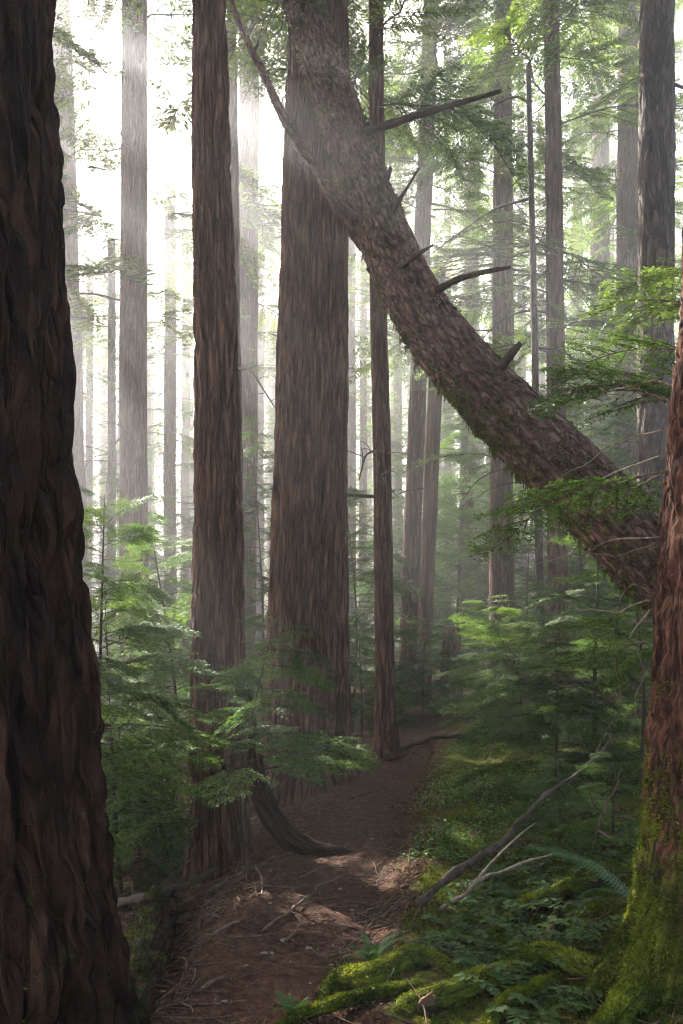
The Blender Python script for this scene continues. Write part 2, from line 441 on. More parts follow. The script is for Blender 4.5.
class Leaves:
    def __init__(s): s.q = []; s.v = []; s.w = []
    def add(s, tmpl, r, pos, yaw, pitch, roll, scale, var=.5, spread=.28, wide=1.0):
        lq, wq = tmpl
        m = rotm(yaw, pitch, roll) * 1.0
        S = np.diag([scale, scale * wide, scale])
        A = (m @ S).T
        s.q.append(lq @ A + pos); s.w.append(wq @ A + pos)
        s.v.append(np.clip(var + r.normal(0, spread, len(lq)), 0, 1))
    def build(s, name, leafm, woodm):
        q = np.concatenate(s.q); w = np.concatenate(s.w) if s.w else np.zeros((0, 4, 3))
        V = np.concatenate([q.reshape(-1, 3), w.reshape(-1, 3)])
        n = len(q) + len(w)
        Q = np.arange(n * 4).reshape(-1, 4)
        mi = np.concatenate([np.zeros(len(q)), np.ones(len(w))])
        var = np.concatenate([np.concatenate(s.v), np.zeros(len(w))])
        me = mesh(name, V, Q, mats=[leafm, woodm], smooth=False, mat_idx=mi, attrs={'var': ('FACE', 'FLOAT', var)})
        if name == 'crown': QUADS[me.name] = (V.reshape(-1, 4, 3), mi, var)
        return me
QUADS = {}

# ------------------------------------------------------------------ trunks
def bark_disp(kind, amp, seed, flare=None, fp=(.55, .35)):
    """radial displacement in metres; flare = list of (angle, gain, width) buttresses"""
    def f(TH, S, RR, P3):
        c, s_ = np.cos(TH), np.sin(TH)
        base = np.stack([c * RR, s_ * RR, S], 1)
        d = np.zeros_like(TH)
        def fis(q, sd, wd): return np.exp(-(np.abs(2 * fbm(q, sd, 2) - 1) / wd) ** 2)
        if kind == 'cedar':
            wp = base.copy(); w = (fbm(base * np.array([3, 3, 1.6]), seed + 9, 4) - .5) * .05
            wp[:, 0] += w; wp[:, 1] -= w
            f1 = fis(wp * np.array([11, 11, .6]), seed, .13); f2 = fis(wp * np.array([25, 25, 1.5]), seed + 3, .16)
            e = fbm(base * np.array([60, 60, 5]), seed + 5, 3); st = vnoise(wp * np.array([11, 11, 1.6]), seed + 12)
            d = amp * (.35 - 1.0 * f1 - .5 * f2 * (1 - f1) + (np.round(st * 4) / 4 - .5) * .35 + (e - .5) * 1.1)
            d += amp * .9 * (fbm(base * np.array([2.6, 2.6, .5]), seed + 6, 3) - .5)
        elif kind == 'plate':
            wp = base + (fbm(base * 7, seed + 9, 3) - .5)[:, None] * .07
            f1 = fis(wp * np.array([13, 13, 2.2]), seed, .15); f2 = fis(wp * np.array([20, 20, 8]), seed + 3, .13)
            e = fbm(base * np.array([60, 60, 26]), seed + 5, 3); st = vnoise(wp * np.array([16, 16, 5]), seed + 12)
            d = amp * (.35 - 1.0 * f1 - .55 * f2 * (1 - f1) + (np.round(st * 4) / 4 - .5) * .6 + (e - .5) * .7)
            d += amp * 1.0 * (fbm(base * np.array([3, 3, .8]), seed + 6, 3) - .5)
        else:
            a = ridge(base * np.array([14, 14, 2.2]), seed, 2)
            d = amp * (a - .6) * 1.4 + amp * 1.2 * (fbm(base * np.array([3, 3, .7]), seed + 6, 2) - .5)
        if flare:
            h = np.maximum(P3[:, 2] - flare[0], -.3)
            fl = fp[0] * np.exp(-np.maximum(h, 0) / fp[1])
            lob = .35 * np.ones_like(TH)
            for (an, gn, wd) in flare[1]:
                dd = np.angle(np.exp(1j * (TH - an)))
                lob += gn * np.exp(-(dd / wd) ** 2)
            d = d + RR * fl * lob
        return d
    return f

def trunk_mesh(path, rad, nseg, disp, mat, moss_fn=None):
    V, Q, T, tc = sweep(path, rad, nseg, disp)
    mo = np.zeros(len(V)) if moss_fn is None else np.clip(moss_fn(V), 0, 1)
    return mesh('trunk', V, Q, T, mats=[mat], attrs={'tc': ('POINT', 'FLOAT_VECTOR', tc), 'moss': ('POINT', 'FLOAT', mo)}), V, Q, mo

def moss_tufts(name, V, Q, mo, n, thr, size, seed, parent, mat='moss', hang=0.0):
    """short moss fibres standing on the mossy faces of a surface"""
    r = np.random.default_rng(seed)
    c = V[Q]; fm = mo[Q].mean(1)
    nr = np.cross(c[:, 2] - c[:, 0], c[:, 3] - c[:, 1]); ar = np.linalg.norm(nr, axis=1); nr = unit(nr)
    cen = c.mean(1)
    nz = fbm(cen * 11, seed, 3)
    w = ar * np.clip(fm + (nz - .5) * 1.2 - thr, 0, 1)
    if w.sum() <= 0: return
    k = r.choice(len(Q), n, p=w / w.sum())
    u, v = r.random((n, 1)), r.random((n, 1)); cc = c[k]
    p = (cc[:, 0] * (1 - u) + cc[:, 1] * u) * (1 - v) + (cc[:, 3] * (1 - u) + cc[:, 2] * u) * v
    nn = nr[k]
    d = unit(nn + r.normal(0, .55, (n, 3)) + np.array([0, 0, -hang]))
    sd = unit(np.cross(d, r.normal(0, 1, (n, 3))))
    ln = size * r.uniform(.5, 1.6, n); q = diamonds(p - d * .004, d, sd, ln, ln * .45)
    var = np.clip(.45 + (fbm(p * 6, seed + 4, 3) - .5) * 2.4 + r.normal(0, .15, n), 0, 1)
    me = mesh(name, q.reshape(-1, 3), np.arange(n * 4).reshape(-1, 4), mats=[M[mat]], smooth=False, attrs={'var': ('FACE', 'FLOAT', var)})
    return link(name, me, parent)

def limb(name, pts, r0, r1, mat, parent, n=14, nseg=7, origin=(0, 0, 0), rough=.12, seed=0, wig=0.):
    p = spline(pts, n) - np.asarray(origin, float)
    if wig:
        q_ = np.linspace(0, 7, n); p = p + wig * np.stack([vnoise(np.stack([q_, q_ * 0 + k_, q_ * 0], 1), seed + 50) - .5 for k_ in (3, 7, 11)], 1) * 2 * np.sin(np.linspace(0, np.pi, n) * .9)[:, None]
    rr = np.linspace(r0, r1, n)
    def dsp(TH, S, RR, P3):
        return RR * rough * 2 * (fbm(np.stack([np.cos(TH) * 2, np.sin(TH) * 2, S * 9], 1), seed, 2) - .5) + RR * rough * 2 * (vnoise(np.stack([S * 14, S * 0, S * 0], 1), seed + 5) - .5)
    V, Q, T, tc = sweep(p, rr, nseg, dsp)
    me = mesh(name, V, Q, T, mats=[mat], attrs={'tc': ('POINT', 'FLOAT_VECTOR', tc), 'moss': ('POINT', 'FLOAT', np.full(len(V), .35))})
    return link(name, me, parent)

# crown library: built once, shared by the trees that carry it. Crown origin = tree base
def crown_mesh(seed, z0, H, nb, length, tmpl, thin=0.0, low_gap=.8, scale_low=.75, spread=.26):
    r = np.random.default_rng(seed); L = Leaves()
    zs = np.sort(z0 + (H - z0) * r.random(nb) ** 1.15)
    for i, z in enumerate(zs):
        f = (z - z0) / (H - z0)
        l = length * (min(1, scale_low + f * 1.2) if f < .4 else (1 - .75 * (f - .4) / .6)) * r.uniform(.65, 1.25)
        yaw = i * 2.39996 + r.normal(0, .35)
        L.add(tmpl[r.integers(len(tmpl))], r, np.array([0, 0, z]), yaw, R(r.uniform(-16, 14)), r.normal(0, .22), l,
              var=np.clip(r.normal(.42, .18), 0, 1), spread=spread)
    return L.build('crown', M['canopy'], M['dead'])

CROWN = {}
def crown(kind):
    if kind not in CROWN:
        i = int(kind[-1]) if kind[-1].isdigit() else 0
        k = kind.rstrip('0123456789')
        if k == 'low':    CROWN[kind] = crown_mesh(500 + i, 4.2, 27, 60, 2.7, MID)      # green boughs hang into view
        elif k == 'mid':  CROWN[kind] = crown_mesh(520 + i, 7.5, 28, 58, 3.0, MID)
        elif k == 'high': CROWN[kind] = crown_mesh(540 + i, 13, 30, 70, 3.2, FAR)
        elif k == 'far':  CROWN[kind] = crown_mesh(560 + i, 8, 29, 55, 3.0, FAR)
        elif k == 'wisp': CROWN[kind] = crown_mesh(600 + i, 3, 26, 46, 2.6, FAR)
        elif k == 'top':  CROWN[kind] = crown_mesh(580 + i, 10, 30, 90, 3.8, MID)
    return CROWN[kind]

def dead_limb_mesh(seed, l):
    r = np.random.default_rng(seed)
    pts = [np.array([0, 0, 0]), np.array([l * .35, r.normal(0, .05) * l, -.02 * l]), np.array([l * .7, r.normal(0, .1) * l, -.16 * l]), np.array([l, r.normal(0, .12) * l, -.42 * l])]
    p = spline(pts, 12); V, Q, T, tc = sweep(p, np.linspace(.018, .004, 12) * (l ** .5), 5)
    Vs, Qs, Ts = [V], [Q], [T]; off = len(V)
    for k in range(6):
        i = r.integers(3, 11); b = p[i]; a = r.uniform(-1.2, 1.2)
        e = b + np.array([math.cos(a), math.sin(a), r.uniform(-.5, .1)]) * l * r.uniform(.12, .3)
        m_ = (b + e) / 2 + np.array([0, 0, .02 * l])
        v, q, t, _ = sweep(spline([b, m_, e], 5), np.linspace(.006, .002, 5), 4)
        Vs.append(v); Qs.append(q + off); Ts.append(t + off); off += len(v)
    return mesh('limb', np.concatenate(Vs), np.concatenate(Qs), np.concatenate(Ts), mats=[M['dead']])
DEAD = [dead_limb_mesh(700 + i, l) for i, l in enumerate((.7, 1.0, 1.3, 1.7))]

def tree(x0, x1, w0, w1, d, label, bark='fir', crownk=None, H=30, limbs=4, lz=(1.5, 9), seed=0, group=None, name='conifer_tree', flare=None,
         ybase=600, cyaw=None, cs=1.0, broken=None, amp=.012, nseg=40, kind='ridge', cat='tree'):
    """x0,w0: column and width in pixels at row 0; x1,w1: at row ybase; d: distance in metres"""
    r = np.random.default_rng(1000 + seed)
    za, zb = P(0, 0, d)[2], P(0, ybase, d)[2]
    xa, xb = PX(x0, d), PX(x1, d); ra, rb = w0 / F * d / 2, w1 / F * d / 2
    fx = lambda z: xb + (xa - xb) * (z - zb) / (za - zb)
    fr = lambda z: np.maximum(np.where(z < za, rb + (ra - rb) * (z - zb) / (za - zb), ra * np.clip(1 - .9 * (z - za) / max(H - za, .5), .06, 1)), .02)
    bx = fx(0.); bz = g1(bx, d); bx = fx(bz); bz = g1(bx, d)
    top = broken if broken else H
    zs = np.unique(np.concatenate([np.linspace(bz - .25, min(za + 1, top), 150), np.linspace(min(za + 1, top), top, 26)]))
    wob = (fbm(np.stack([zs * .35, zs * 0 + seed, zs * 0], 1), 60 + seed, 2) - .5) * .10 * min(1, rb / .2)
    path = np.stack([fx(zs) - bx + wob * .6, wob * .5, zs - bz], 1)
    lobes = flare or [(r.uniform(0, 6.28), r.uniform(.3, .9), .35) for _ in range(5)]
    me, V, Q, mo = trunk_mesh(path, fr(zs), nseg, bark_disp(kind, amp, seed, (0., lobes), (.4, .45)), M[bark],
                              lambda V: .30 * np.exp(-np.maximum(V[:, 2], 0) / .7))
    t = thing(name, label, cat, (bx, d, bz), group)
    link('trunk', me, t)
    if crownk:
        c = link('crown', crown(crownk), t, (fx(15.) - bx, 0, 0)); c.rotation_euler.z = cyaw if cyaw is not None else r.uniform(0, 6.28)
        c.scale = (cs, cs, 1)
    for i in range(limbs):
        z = r.uniform(*lz); a = r.uniform(0, 6.28)
        if z > top - .2: continue
        o = link('limb', DEAD[r.integers(4)], t, (fx(z) - bx, 0, z - bz)); rr = float(fr(z))
        o.location.x += math.cos(a) * rr * .8; o.location.y += math.sin(a) * rr * .8
        o.rotation_euler = (r.normal(0, .2), r.normal(0, .18), a)
    return t

# ------------------------------------------------------------------ the trees of the view (column at top, column at row 600, widths, distance)
tree(211, 218, 33, 51, 6.5, 'straight brown trunk second in size, left of the giant one, with saplings around its foot', 'fir', 'high1', seed=1, limbs=0, nseg=96, amp=.02, kind='plate', name='fir_tree')
tree(319, 308, 58, 77, 8.8, 'widest standing trunk at the middle, furrowed brown bark, behind the leaning tree', 'fir', 'high2', seed=2, limbs=0, nseg=160, amp=.032, kind='cedar', name='giant_fir_tree',
     flare=[(0.1, 1.1, .3), (2.9, 1.0, .35), (-1.3, .9, .4), (-2.3, .5, .3), (1.6, .6, .3)])
tree(135, 133, 25, 28, 15, 'hazy trunk crossed by slanting light shafts, the wider one right of the far left trunk', 'fir', 'mid1', seed=3, limbs=5, lz=(4, 10))
tree(57, 76, 27, 26, 20, 'pale hazy trunk nearest to the dark foreground trunk at the left edge', 'fir', 'far1', seed=4, limbs=5, lz=(4, 12))
tree(170, 170, 10, 13, 27, 'faint slim trunk in the white glow between two hazy left trunks', 'fir', 'far2', seed=5, limbs=5, lz=(3, 14))
tree(113, 111, 6, 9, 21, 'thin bare-limbed trunk in the mist just left of the shaft-crossed trunk', 'grey', None, H=11, seed=6, limbs=11, lz=(3.5, 10.5))
tree(231, 240, 9, 11, 13, 'slim trunk showing along the right side of the straight brown trunk', 'fir', 'high1', seed=7, limbs=1, lz=(3, 8))
tree(249, 247, 21, 18, 19, 'mid-sized misty trunk in the gap left of the giant trunk', 'fir', 'far3', seed=8, limbs=3, lz=(3, 12))
tree(375, 383, 15, 19, 10, 'slim dark trunk right of the giant trunk, standing at the trail edge', 'fir', 'mid2', seed=9, limbs=5, lz=(3, 8), amp=.008)
tree(431, 410, 15, 18, 17, 'brown trunk tilting slightly to the right, left one of the tilted pair beyond the trail', 'fir', 'mid1', seed=10, limbs=3, lz=(5, 12))
tree(451, 426, 12, 15, 16, 'bare reddish snag tilted to the right, broken off behind the leaning tree', 'snag', None, H=8.2, broken=8.2, seed=11, limbs=1, lz=(4, 7), name='snag', cat='snag')
tree(478, 464, 12, 15, 24, 'hazy trunk between the tilted pair and the lit-edged trunk', 'fir', 'low1', seed=12, limbs=4, lz=(2, 9))
tree(503, 502, 16, 25, 15.5, 'brown trunk with a sunlit left edge, passing behind the middle of the leaning tree', 'fir', 'low2', seed=13, limbs=4, lz=(2.5, 9), cyaw=1.2)
tree(527, 540, 5, 8, 11, 'very thin pole-like trunk with many side twigs left of a green-hung trunk', 'grey', None, H=8.8, seed=14, limbs=9, lz=(2.5, 8.5), amp=.004)
tree(551, 558, 15, 20, 13, 'trunk hung with green boughs, right of the pole-like trunk', 'fir', 'low3', seed=15, limbs=5, lz=(2.5, 8), cyaw=.4)
tree(629, 624, 19, 24, 19, 'pale trunk lit on its left side, close left of the dark upper right trunk', 'fir', 'low1', seed=16, limbs=4, lz=(3, 10), cyaw=2.2)
tree(600, 600, 16, 22, 27, 'grey misty trunk between the green-hung trunk and the pale lit trunk', 'fir', 'low2', seed=17, limbs=4, lz=(3, 12))
tree(656, 655, 33, 36, 9, 'thick dark grey trunk at upper right behind the foot of the leaning tree', 'grey', 'high2', seed=18, limbs=1, lz=(6, 8), nseg=96, amp=.016, kind='plate', name='fir_tree')
tree(695, 690, 14, 16, 22, 'faint trunk at the right picture edge beside the thick grey trunk', 'fir', 'low3', seed=19, limbs=2)
FARL = 'faint slender trunk far back in the white mist'
for i, (x, w, d, c) in enumerate([(92, 8, 34, 'far1'), (30, 14, 30, 'far2'), (352, 11, 27, 'far3'), (364, 8, 33, 'far1'), (398, 9, 36, 'wisp2'), (447, 8, 38, 'wisp3'), (474, 10, 36, 'far1'),
                                  (520, 8, 40, 'wisp2'), (576, 11, 34, 'far3'), (612, 9, 42, 'wisp1'), (262, 9, 35, 'far2'), (187, 9, 40, 'wisp3'), (148, 7, 44, 'wisp1'), (12, 10, 40, 'wisp2'),
                                  (425, 7, 44, 'wisp2'), (648, 10, 38, 'wisp3'), (540, 7, 46, 'wisp1'), (288, 8, 44, 'wisp3')]):
    tree(x, x + (i * 37 % 9 - 4), w * .8, w, d, FARL, 'fir', c, seed=40 + i, limbs=3, lz=(2, 12), group='far slender trunks in the mist', nseg=14)
# trees added outside the frame so their crowns shade the foreground
OFF = 'tall conifer added outside the view for its shade'
for i, (x, y, w, c) in enumerate([(-9, 16, .6, 'top1'), (-13, 22, .7, 'top2'), (-5.5, 9, .5, 'top3'), (-8, 5, .6, 'top2'), (-9, -2, .6, 'top3'), (-3.5, -5, .6, 'top2'),
                                  (-15, 13, .5, 'top3'), (-17, 27, .6, 'top1'), (-21, 36, .6, 'top2'), (-12, 19, .5, 'top1'), (-10, 23.5, .5, 'top3'), (-14.5, 32, .6, 'top2'), (14, 20, .6, 'top2')]):
    d = max(y, 1.0); px = CX + x / d * F
    tree(px, px, w / d * F * .8, w / d * F, d, OFF, 'fir', c, seed=70 + i, limbs=0, group='conifers added around the view for shade', nseg=16) if y > 1 else None
    if y <= 1:
        bz = g1(x, y); t = thing('conifer_tree', OFF, 'tree', (x, y, bz), 'conifers added around the view for shade')
        zs = np.linspace(-.2, 30, 30)
        me, *_ = trunk_mesh(np.stack([0 * zs, 0 * zs, zs], 1), np.linspace(w / 2, .04, 30), 16, None, M['fir']); link('trunk', me, t)
        cr = link('crown', crown(c), t); cr.rotation_euler.z = i

# ------------------------------------------------------------------ foreground trunk, left edge
t = thing('redcedar_tree', 'huge dark furrowed trunk filling the left foreground edge', 'tree', (-1.35, 2.3, g1(-1.35, 2.3)))
bz = t.location.z
zs = np.concatenate([np.arange(-.35, 3.9, .014), np.linspace(3.95, 30, 40)])
def rad_left(z): return np.interp(z + bz, [-.6, .2, .5, 1.1, 1.8, 2.4, 3.3, 6, 30], [.98, .80, .74, .655, .605, .575, .525, .48, .05])
me, V, Q, mo = trunk_mesh(np.stack([0 * zs, 0 * zs, zs], 1), rad_left(zs), 420, bark_disp('cedar', .055, 5), M['cedar'],
                          lambda V: .42 * np.exp(-np.maximum(V[:, 2] - .1, 0) / .9) + .14)
link('trunk', me, t)
moss_tufts('moss', V, Q, mo, 5000, .52, .014, 6, t)
c = link('crown', crown('top1'), t); c.rotation_euler.z = 2.

# ------------------------------------------------------------------ foreground trunk, right edge with mossy roots
RX, RY = 1.75, 3.4
rt = thing('mossy_fir_tree', 'reddish furrowed trunk at the right edge with mossy spreading roots', 'tree', (RX, RY, g1(RX, RY) - .05))
bz = rt.location.z; O = np.array([RX, RY, bz])
zs = np.concatenate([np.arange(-.3, 3.7, .014), np.linspace(3.75, 30, 40)])
def rad_right(z): return np.interp(z + bz, [-.3, .2, .7, 1.3, 1.9, 2.9, 5, 30], [.58, .535, .515, .485, .45, .36, .32, .04])
lob = [(math.pi * 1.02, .9, .32), (math.pi * 1.38, .75, .3), (math.pi * 1.75, .6, .3), (.6, .6, .4), (2.2, .6, .35)]
def rmoss(V):
    side = np.clip(-(V[:, 0]) / .5, -1, 1) * .22
    return np.clip(.66 - .60 * V[:, 2] + side, 0, .85)
me, V, Q, mo = trunk_mesh(np.stack([0 * zs, 0 * zs, zs], 1), rad_right(zs), 340, bark_disp('plate', .024, 21, (.05, lob), (.30, .20)), M['firred'], rmoss)
link('trunk', me, rt)
moss_tufts('moss', V, Q, mo, 42000, .34, .015, 22, rt)
c = link('crown', crown('mid2'), rt, (0, 0, 5)); c.rotation_euler.z = .7; c.scale = (.7, .7, .8)

def root(pts, radii, seed, parent=rt, nm='root', mossy=.66, n=70, tufts=3500, mat='root', fib='moss'):
    a = np.array([np.append(P3, r_) for P3, r_ in zip(pts, radii)])
    s = spline(a, n); path = s[:, :3]; rad = s[:, 3]
    o3 = np.array(parent.location)
    V, Q, T, tc = sweep(path - o3, rad, 22, bark_disp('plate', float(np.mean(rad)) * .28, seed))
    up = np.clip((V[:, 2] - np.interp(V[:, 0], np.sort(path[:, 0] - o3[0]), (path[:, 2] - o3[2])[np.argsort(path[:, 0])])) / np.mean(rad), -1, 1)
    mo = np.clip(mossy + .35 * up, 0, 1)
    me = mesh(nm, V, Q, T, mats=[M[mat]], attrs={'tc': ('POINT', 'FLOAT_VECTOR', tc), 'moss': ('POINT', 'FLOAT', mo)})
    o = link(nm, me, parent)
    if tufts: 
        m_ = moss_tufts('moss', V, Q, mo, tufts, .45, .013, seed, o, mat=fib)
    return o

def on_ground(px, py, lift=0.0):
    """point where the view ray of a pixel meets the ground, lifted"""
    d = np.linspace(1.5, 30, 2400); x = (px - CX) / F * d; z = CAMZ + (HZ - py) / F * d
    g = gz(x, d); k = np.argmax(z < g); return np.array([x[k], d[k], g[k] + lift])

root([on_ground(600, 985, .05), on_ground(545, 965, .04), on_ground(500, 985, .03), on_ground(455, 1000, .03), on_ground(415, 1006, .01), on_ground(395, 1012, -.03)], [.05, .055, .06, .058, .05, .03], 31)
root([on_ground(560, 985, .02), on_ground(520, 1004, .03), on_ground(500, 1018, .03), on_ground(485, 1040, .0)], [.03, .032, .034, .03], 32)
root([on_ground(470, 985, .0), on_ground(420, 968, .05), on_ground(372, 988, .05), on_ground(338, 990, .045), on_ground(320, 1006, -.03)], [.03, .045, .05, .045, .03], 33)
root([on_ground(700, 985, .05), on_ground(660, 992, .06), on_ground(632, 1012, .06), on_ground(600, 1045, .03)], [.055, .055, .05, .05], 34)
root([on_ground(420, 985, .0), on_ground(365, 1004, .03), on_ground(310, 1022, .03), on_ground(270, 1035, -.01)], [.02, .026, .026, .02], 35)
root([on_ground(640, 870, -.02), on_ground(600, 885, .05), on_ground(560, 905, .05), on_ground(525, 912, .02), on_ground(490, 930, -.04)], [.05, .05, .05, .04, .03], 36, mossy=.45, tufts=1800)
root([on_ground(560, 900, -.02), on_ground(552, 935, .03), on_ground(545, 955, .02), on_ground(540, 975, -.02)], [.02, .024, .024, .02], 37, mossy=.15, tufts=0)

# ------------------------------------------------------------------ leaning tree
LP = [(760, 668, 5.2, .31), (700, 604, 5.35, .285), (618, 525, 5.6, .255), (548, 454, 5.85, .247), (480, 386, 6.15, .231), (424, 316, 6.45, .22), (380, 226, 6.8, .205), (340, 116, 7.25, .19), (303, 4, 7.7, .172), (264, -120, 8.3, .155), (215, -330, 9.2, .12), (180, -560, 10.2, .07)]
base = P(760, 668, 5.2); base[2] = g1(base[0], base[1]) - .1
lt = thing('leaning_tree', 'thick mossy trunk leaning diagonally across the view from right to upper left', 'tree', base)
pts = np.array([np.append(P(a, b, c_) - base, r_) for a, b, c_, r_ in LP]); s = spline(pts, 420)
def lean_moss(V):
    n_ = fbm(V * 1.1, 77, 3)
    h = V[:, 2]
    return np.clip(.24 + (n_ - .5) * 1.3 + .22 * np.clip(1 - np.abs(h - 1.2) / 1.8, 0, 1), 0, .85)
V, Q, T, tc = sweep(s[:, :3], s[:, 3], 120, bark_disp('plate', .015, 71))
mo = lean_moss(V)
me = mesh('trunk', V, Q, T, mats=[M['log']], attrs={'tc': ('POINT', 'FLOAT_VECTOR', tc), 'moss': ('POINT', 'FLOAT', mo)})
link('trunk', me, lt)
moss_tufts('moss', V, Q, mo, 26000, .30, .022, 72, lt, mat='moss_dull', hang=.5)
# strands of moss hanging from the underside
def hang_moss():
    r = np.random.default_rng(73); L_ = []
    for k in range(620):
        i = r.integers(40, 330); j = r.integers(0, 120); v = V[i * 120 + j]
        ctr = s[i, :3]
        if v[2] - ctr[2] > -.02: continue
        n = r.integers(4, 9); ln = r.uniform(.03, .11)
        p = v + r.normal(0, .012, (n, 3)); d = unit(np.array([0, 0, -1.]) + r.normal(0, .15, (n, 3)))
        L_.append(diamonds(p, d, unit(np.cross(d, r.normal(0, 1, (n, 3)))), ln * r.uniform(.4, 1.2, n), np.full(n, .012)))
    q = np.concatenate(L_)
    me = mesh('hanging_moss', q.reshape(-1, 3), np.arange(len(q) * 4).reshape(-1, 4), mats=[M['moss_dull']], smooth=False, attrs={'var': ('FACE', 'FLOAT', r.uniform(.3, 1., len(q)))})
    link('hanging_moss', me, lt)
hang_moss()
def lean_limb(pix, r0, r1, mat='dead', nm='limb', n=16, seed=0):
    return limb(nm, [P(*p) for p in pix], r0, r1, M[mat], lt, n=n, origin=base, seed=seed, rough=.2)
lean_limb([(366, 133, 6.95), (400, 121, 6.7), (450, 106, 6.45), (501, 91, 6.25)], .034, .016, seed=1)
lean_limb([(392, 213, 6.6), (404, 193, 6.4), (419, 168, 6.3)], .026, .006, seed=2)
lean_limb([(400, 268, 6.4), (415, 256, 6.2), (433, 245, 6.1)], .03, .008, seed=3)
lean_limb([(437, 290, 6.3), (462, 278, 6.1), (490, 271, 5.95), (511, 267, 5.9)], .028, .011, seed=4)
lean_limb([(498, 372, 6.0), (510, 356, 5.85), (521, 343, 5.8)], .034, .018, seed=5)
lean_limb([(378, 190, 6.7), (387, 178, 6.6), (391, 168, 6.6)], .03, .012, seed=6)
lb = lean_limb([(366, 246, 6.85), (354, 230, 6.8), (340, 208, 6.75), (315, 168, 6.9), (290, 130, 7.0), (266, 80, 7.1), (247, 40, 7.2), (233, 5, 7.3), (222, -40, 7.4)], .062, .017, mat='log', n=44, seed=7)
for a_, b_, sd in [((290, 130, 7.0), (297, 108, 6.9), 8), ((268, 85, 7.1), (262, 70, 7.1), 9), ((252, 52, 7.2), (258, 41, 7.1), 10), ((312, 165, 6.9), (298, 152, 6.8), 11), ((318, 172, 6.9), (320, 140, 6.9), 12)]:
    m_ = [(a_[k] + b_[k]) / 2 + (2 if k == 0 else 0) for k in range(3)]
    lean_limb([a_, m_, b_], .014, .006, seed=sd, n=8)

# ------------------------------------------------------------------ saplings: mesh library, shared by copies
def sapling_parts(seed, h, nb, bl, z0=.12, tmpl=NEAR, leafm='hemlock', wide=1.0, lean=.05, upturn=8):
    r = np.random.default_rng(seed)
    pts = [np.array([0, 0, -.1]), np.array([r.normal(0, lean) * h * .5, r.normal(0, lean) * h * .5, h * .45]), np.array([r.normal(0, lean) * h, r.normal(0, lean) * h, h])]
    p = spline(pts, 24); V, Q, T, tc = sweep(p, np.linspace(.010 + h * .0045, .002, 24), 8, bark_disp('ridge', .003, seed))
    stem = mesh('stem', V, Q, T, mats=[M['dead']])
    L = Leaves(); zs = np.linspace(z0, .985, nb) * h
    for i, z in enumerate(zs):
        f = z / h; k = np.interp(z, p[:, 2], np.arange(24)); b = np.array([np.interp(k, np.arange(24), p[:, j]) for j in range(3)])
        l = bl * ((1 - f) ** .6 * .85 + .17) * r.uniform(.6, 1.25)
        L.add(tmpl[r.integers(len(tmpl))], r, b, i * 2.39996 + r.normal(0, .4), R(r.normal(upturn - 8 * (1 - f), 12)), r.normal(0, .38), l, var=np.clip(r.normal(.45, .2), 0, 1), wide=wide)
    return stem, L.build('foliage', M[leafm], M['dead'])
SAP = {
    'wide': sapling_parts(801, 2.0, 34, 1.05, .40, tmpl=AIRY),
    'tall': sapling_parts(802, 3.4, 52, 1.25, .20, tmpl=AIRY + NEAR[:2], leafm='hemlock_light'),
    'bushy': sapling_parts(803, 1.5, 36, .85, .10),
    'bright': sapling_parts(804, 2.6, 44, 1.15, .16, tmpl=AIRY + NEAR[:1], leafm='hemlock_light'),
    'low': sapling_parts(805, .7, 14, .55, .08),
    'under': sapling_parts(806, 6.5, 95, 1.9, .10, tmpl=MID),
    'under2': sapling_parts(807, 5.0, 85, 1.6, .08, tmpl=MID),
}
def sapling(kind, px, d, label, yaw=0, s=1.0, sz=None, group=None, name='hemlock_sapling', dz=0., cat='sapling'):
    x = PX(px, d)
    t = thing(name, label, cat, (x, d, g1(x, d) + dz), group)
    t.rotation_euler.z = yaw; t.scale = (s, s, sz or s)
    link('stem', SAP[kind][0], t); link('foliage', SAP[kind][1], t)
    return t
LG, RG = 'saplings left of the trail', 'saplings on the right bank'
sapling('wide', 250, 5.3, 'thin-stemmed sapling spreading dark boughs in front of the giant trunk', .3, .95, .84, LG)
sapling('tall', 95, 5.6, 'tall bright sapling next to the dark left foreground trunk', 1.0, .9, .86, LG)
sapling('tall', 165, 7.4, 'tall leafy sapling between the left trunks with sunlit light green tips', 2.6, .95, .88, LG)
sapling('bright', 122, 6.6, 'light green sapling lower than the two tall ones beside it', 4.1, 1.0, 1.0, LG)
sapling('bushy', 140, 7.0, 'low bushy sapling left of the straight brown trunk foot', .8, .95, .9, LG)
sapling('bushy', 112, 8.8, 'dim low sapling deeper in the left hollow', 2.0, 1.3, 1.3, LG)
sapling('tall', 592, 7.6, 'largest dark green sapling below the leaning trunk', .5, 1.0, .62, RG)
sapling('bright', 520, 9.2, 'spreading sapling above the trail bend right of the stump', 2.4, 1.0, .62, RG)
sapling('wide', 640, 6.3, 'sapling close left of the red right-edge trunk', 1.2, 1.0, .9, RG)
sapling('bushy', 556, 7.0, 'low full sapling in the middle of the right bank', 3.3, 1.05, .8, RG)
sapling('bushy', 486, 10.6, 'low sapling at the upper edge of the clover-covered bank', 4.4, .95, .8, RG)
sapling('wide', 560, 10.5, 'dark sapling behind the front row on the right bank', .2, 1.3, 1.0, RG)
sapling('low', 560, 5.5, 'small feathery seedling beside the bent grey branch', .7, 1.0, .8, RG)
sapling('low', 612, 5.0, 'small seedling in shade near the red trunk', 2.2, 1.0, .8, RG)
sapling('bushy', 423, 14, 'low sapling closing the far end of the trail', 1.5, 1.2, 1.1)
sapling('bushy', 362, 13, 'low green sapling right behind the giant trunk foot', 5.5, 1.2, 1.2)
UG = 'young hemlocks between the far trunks'
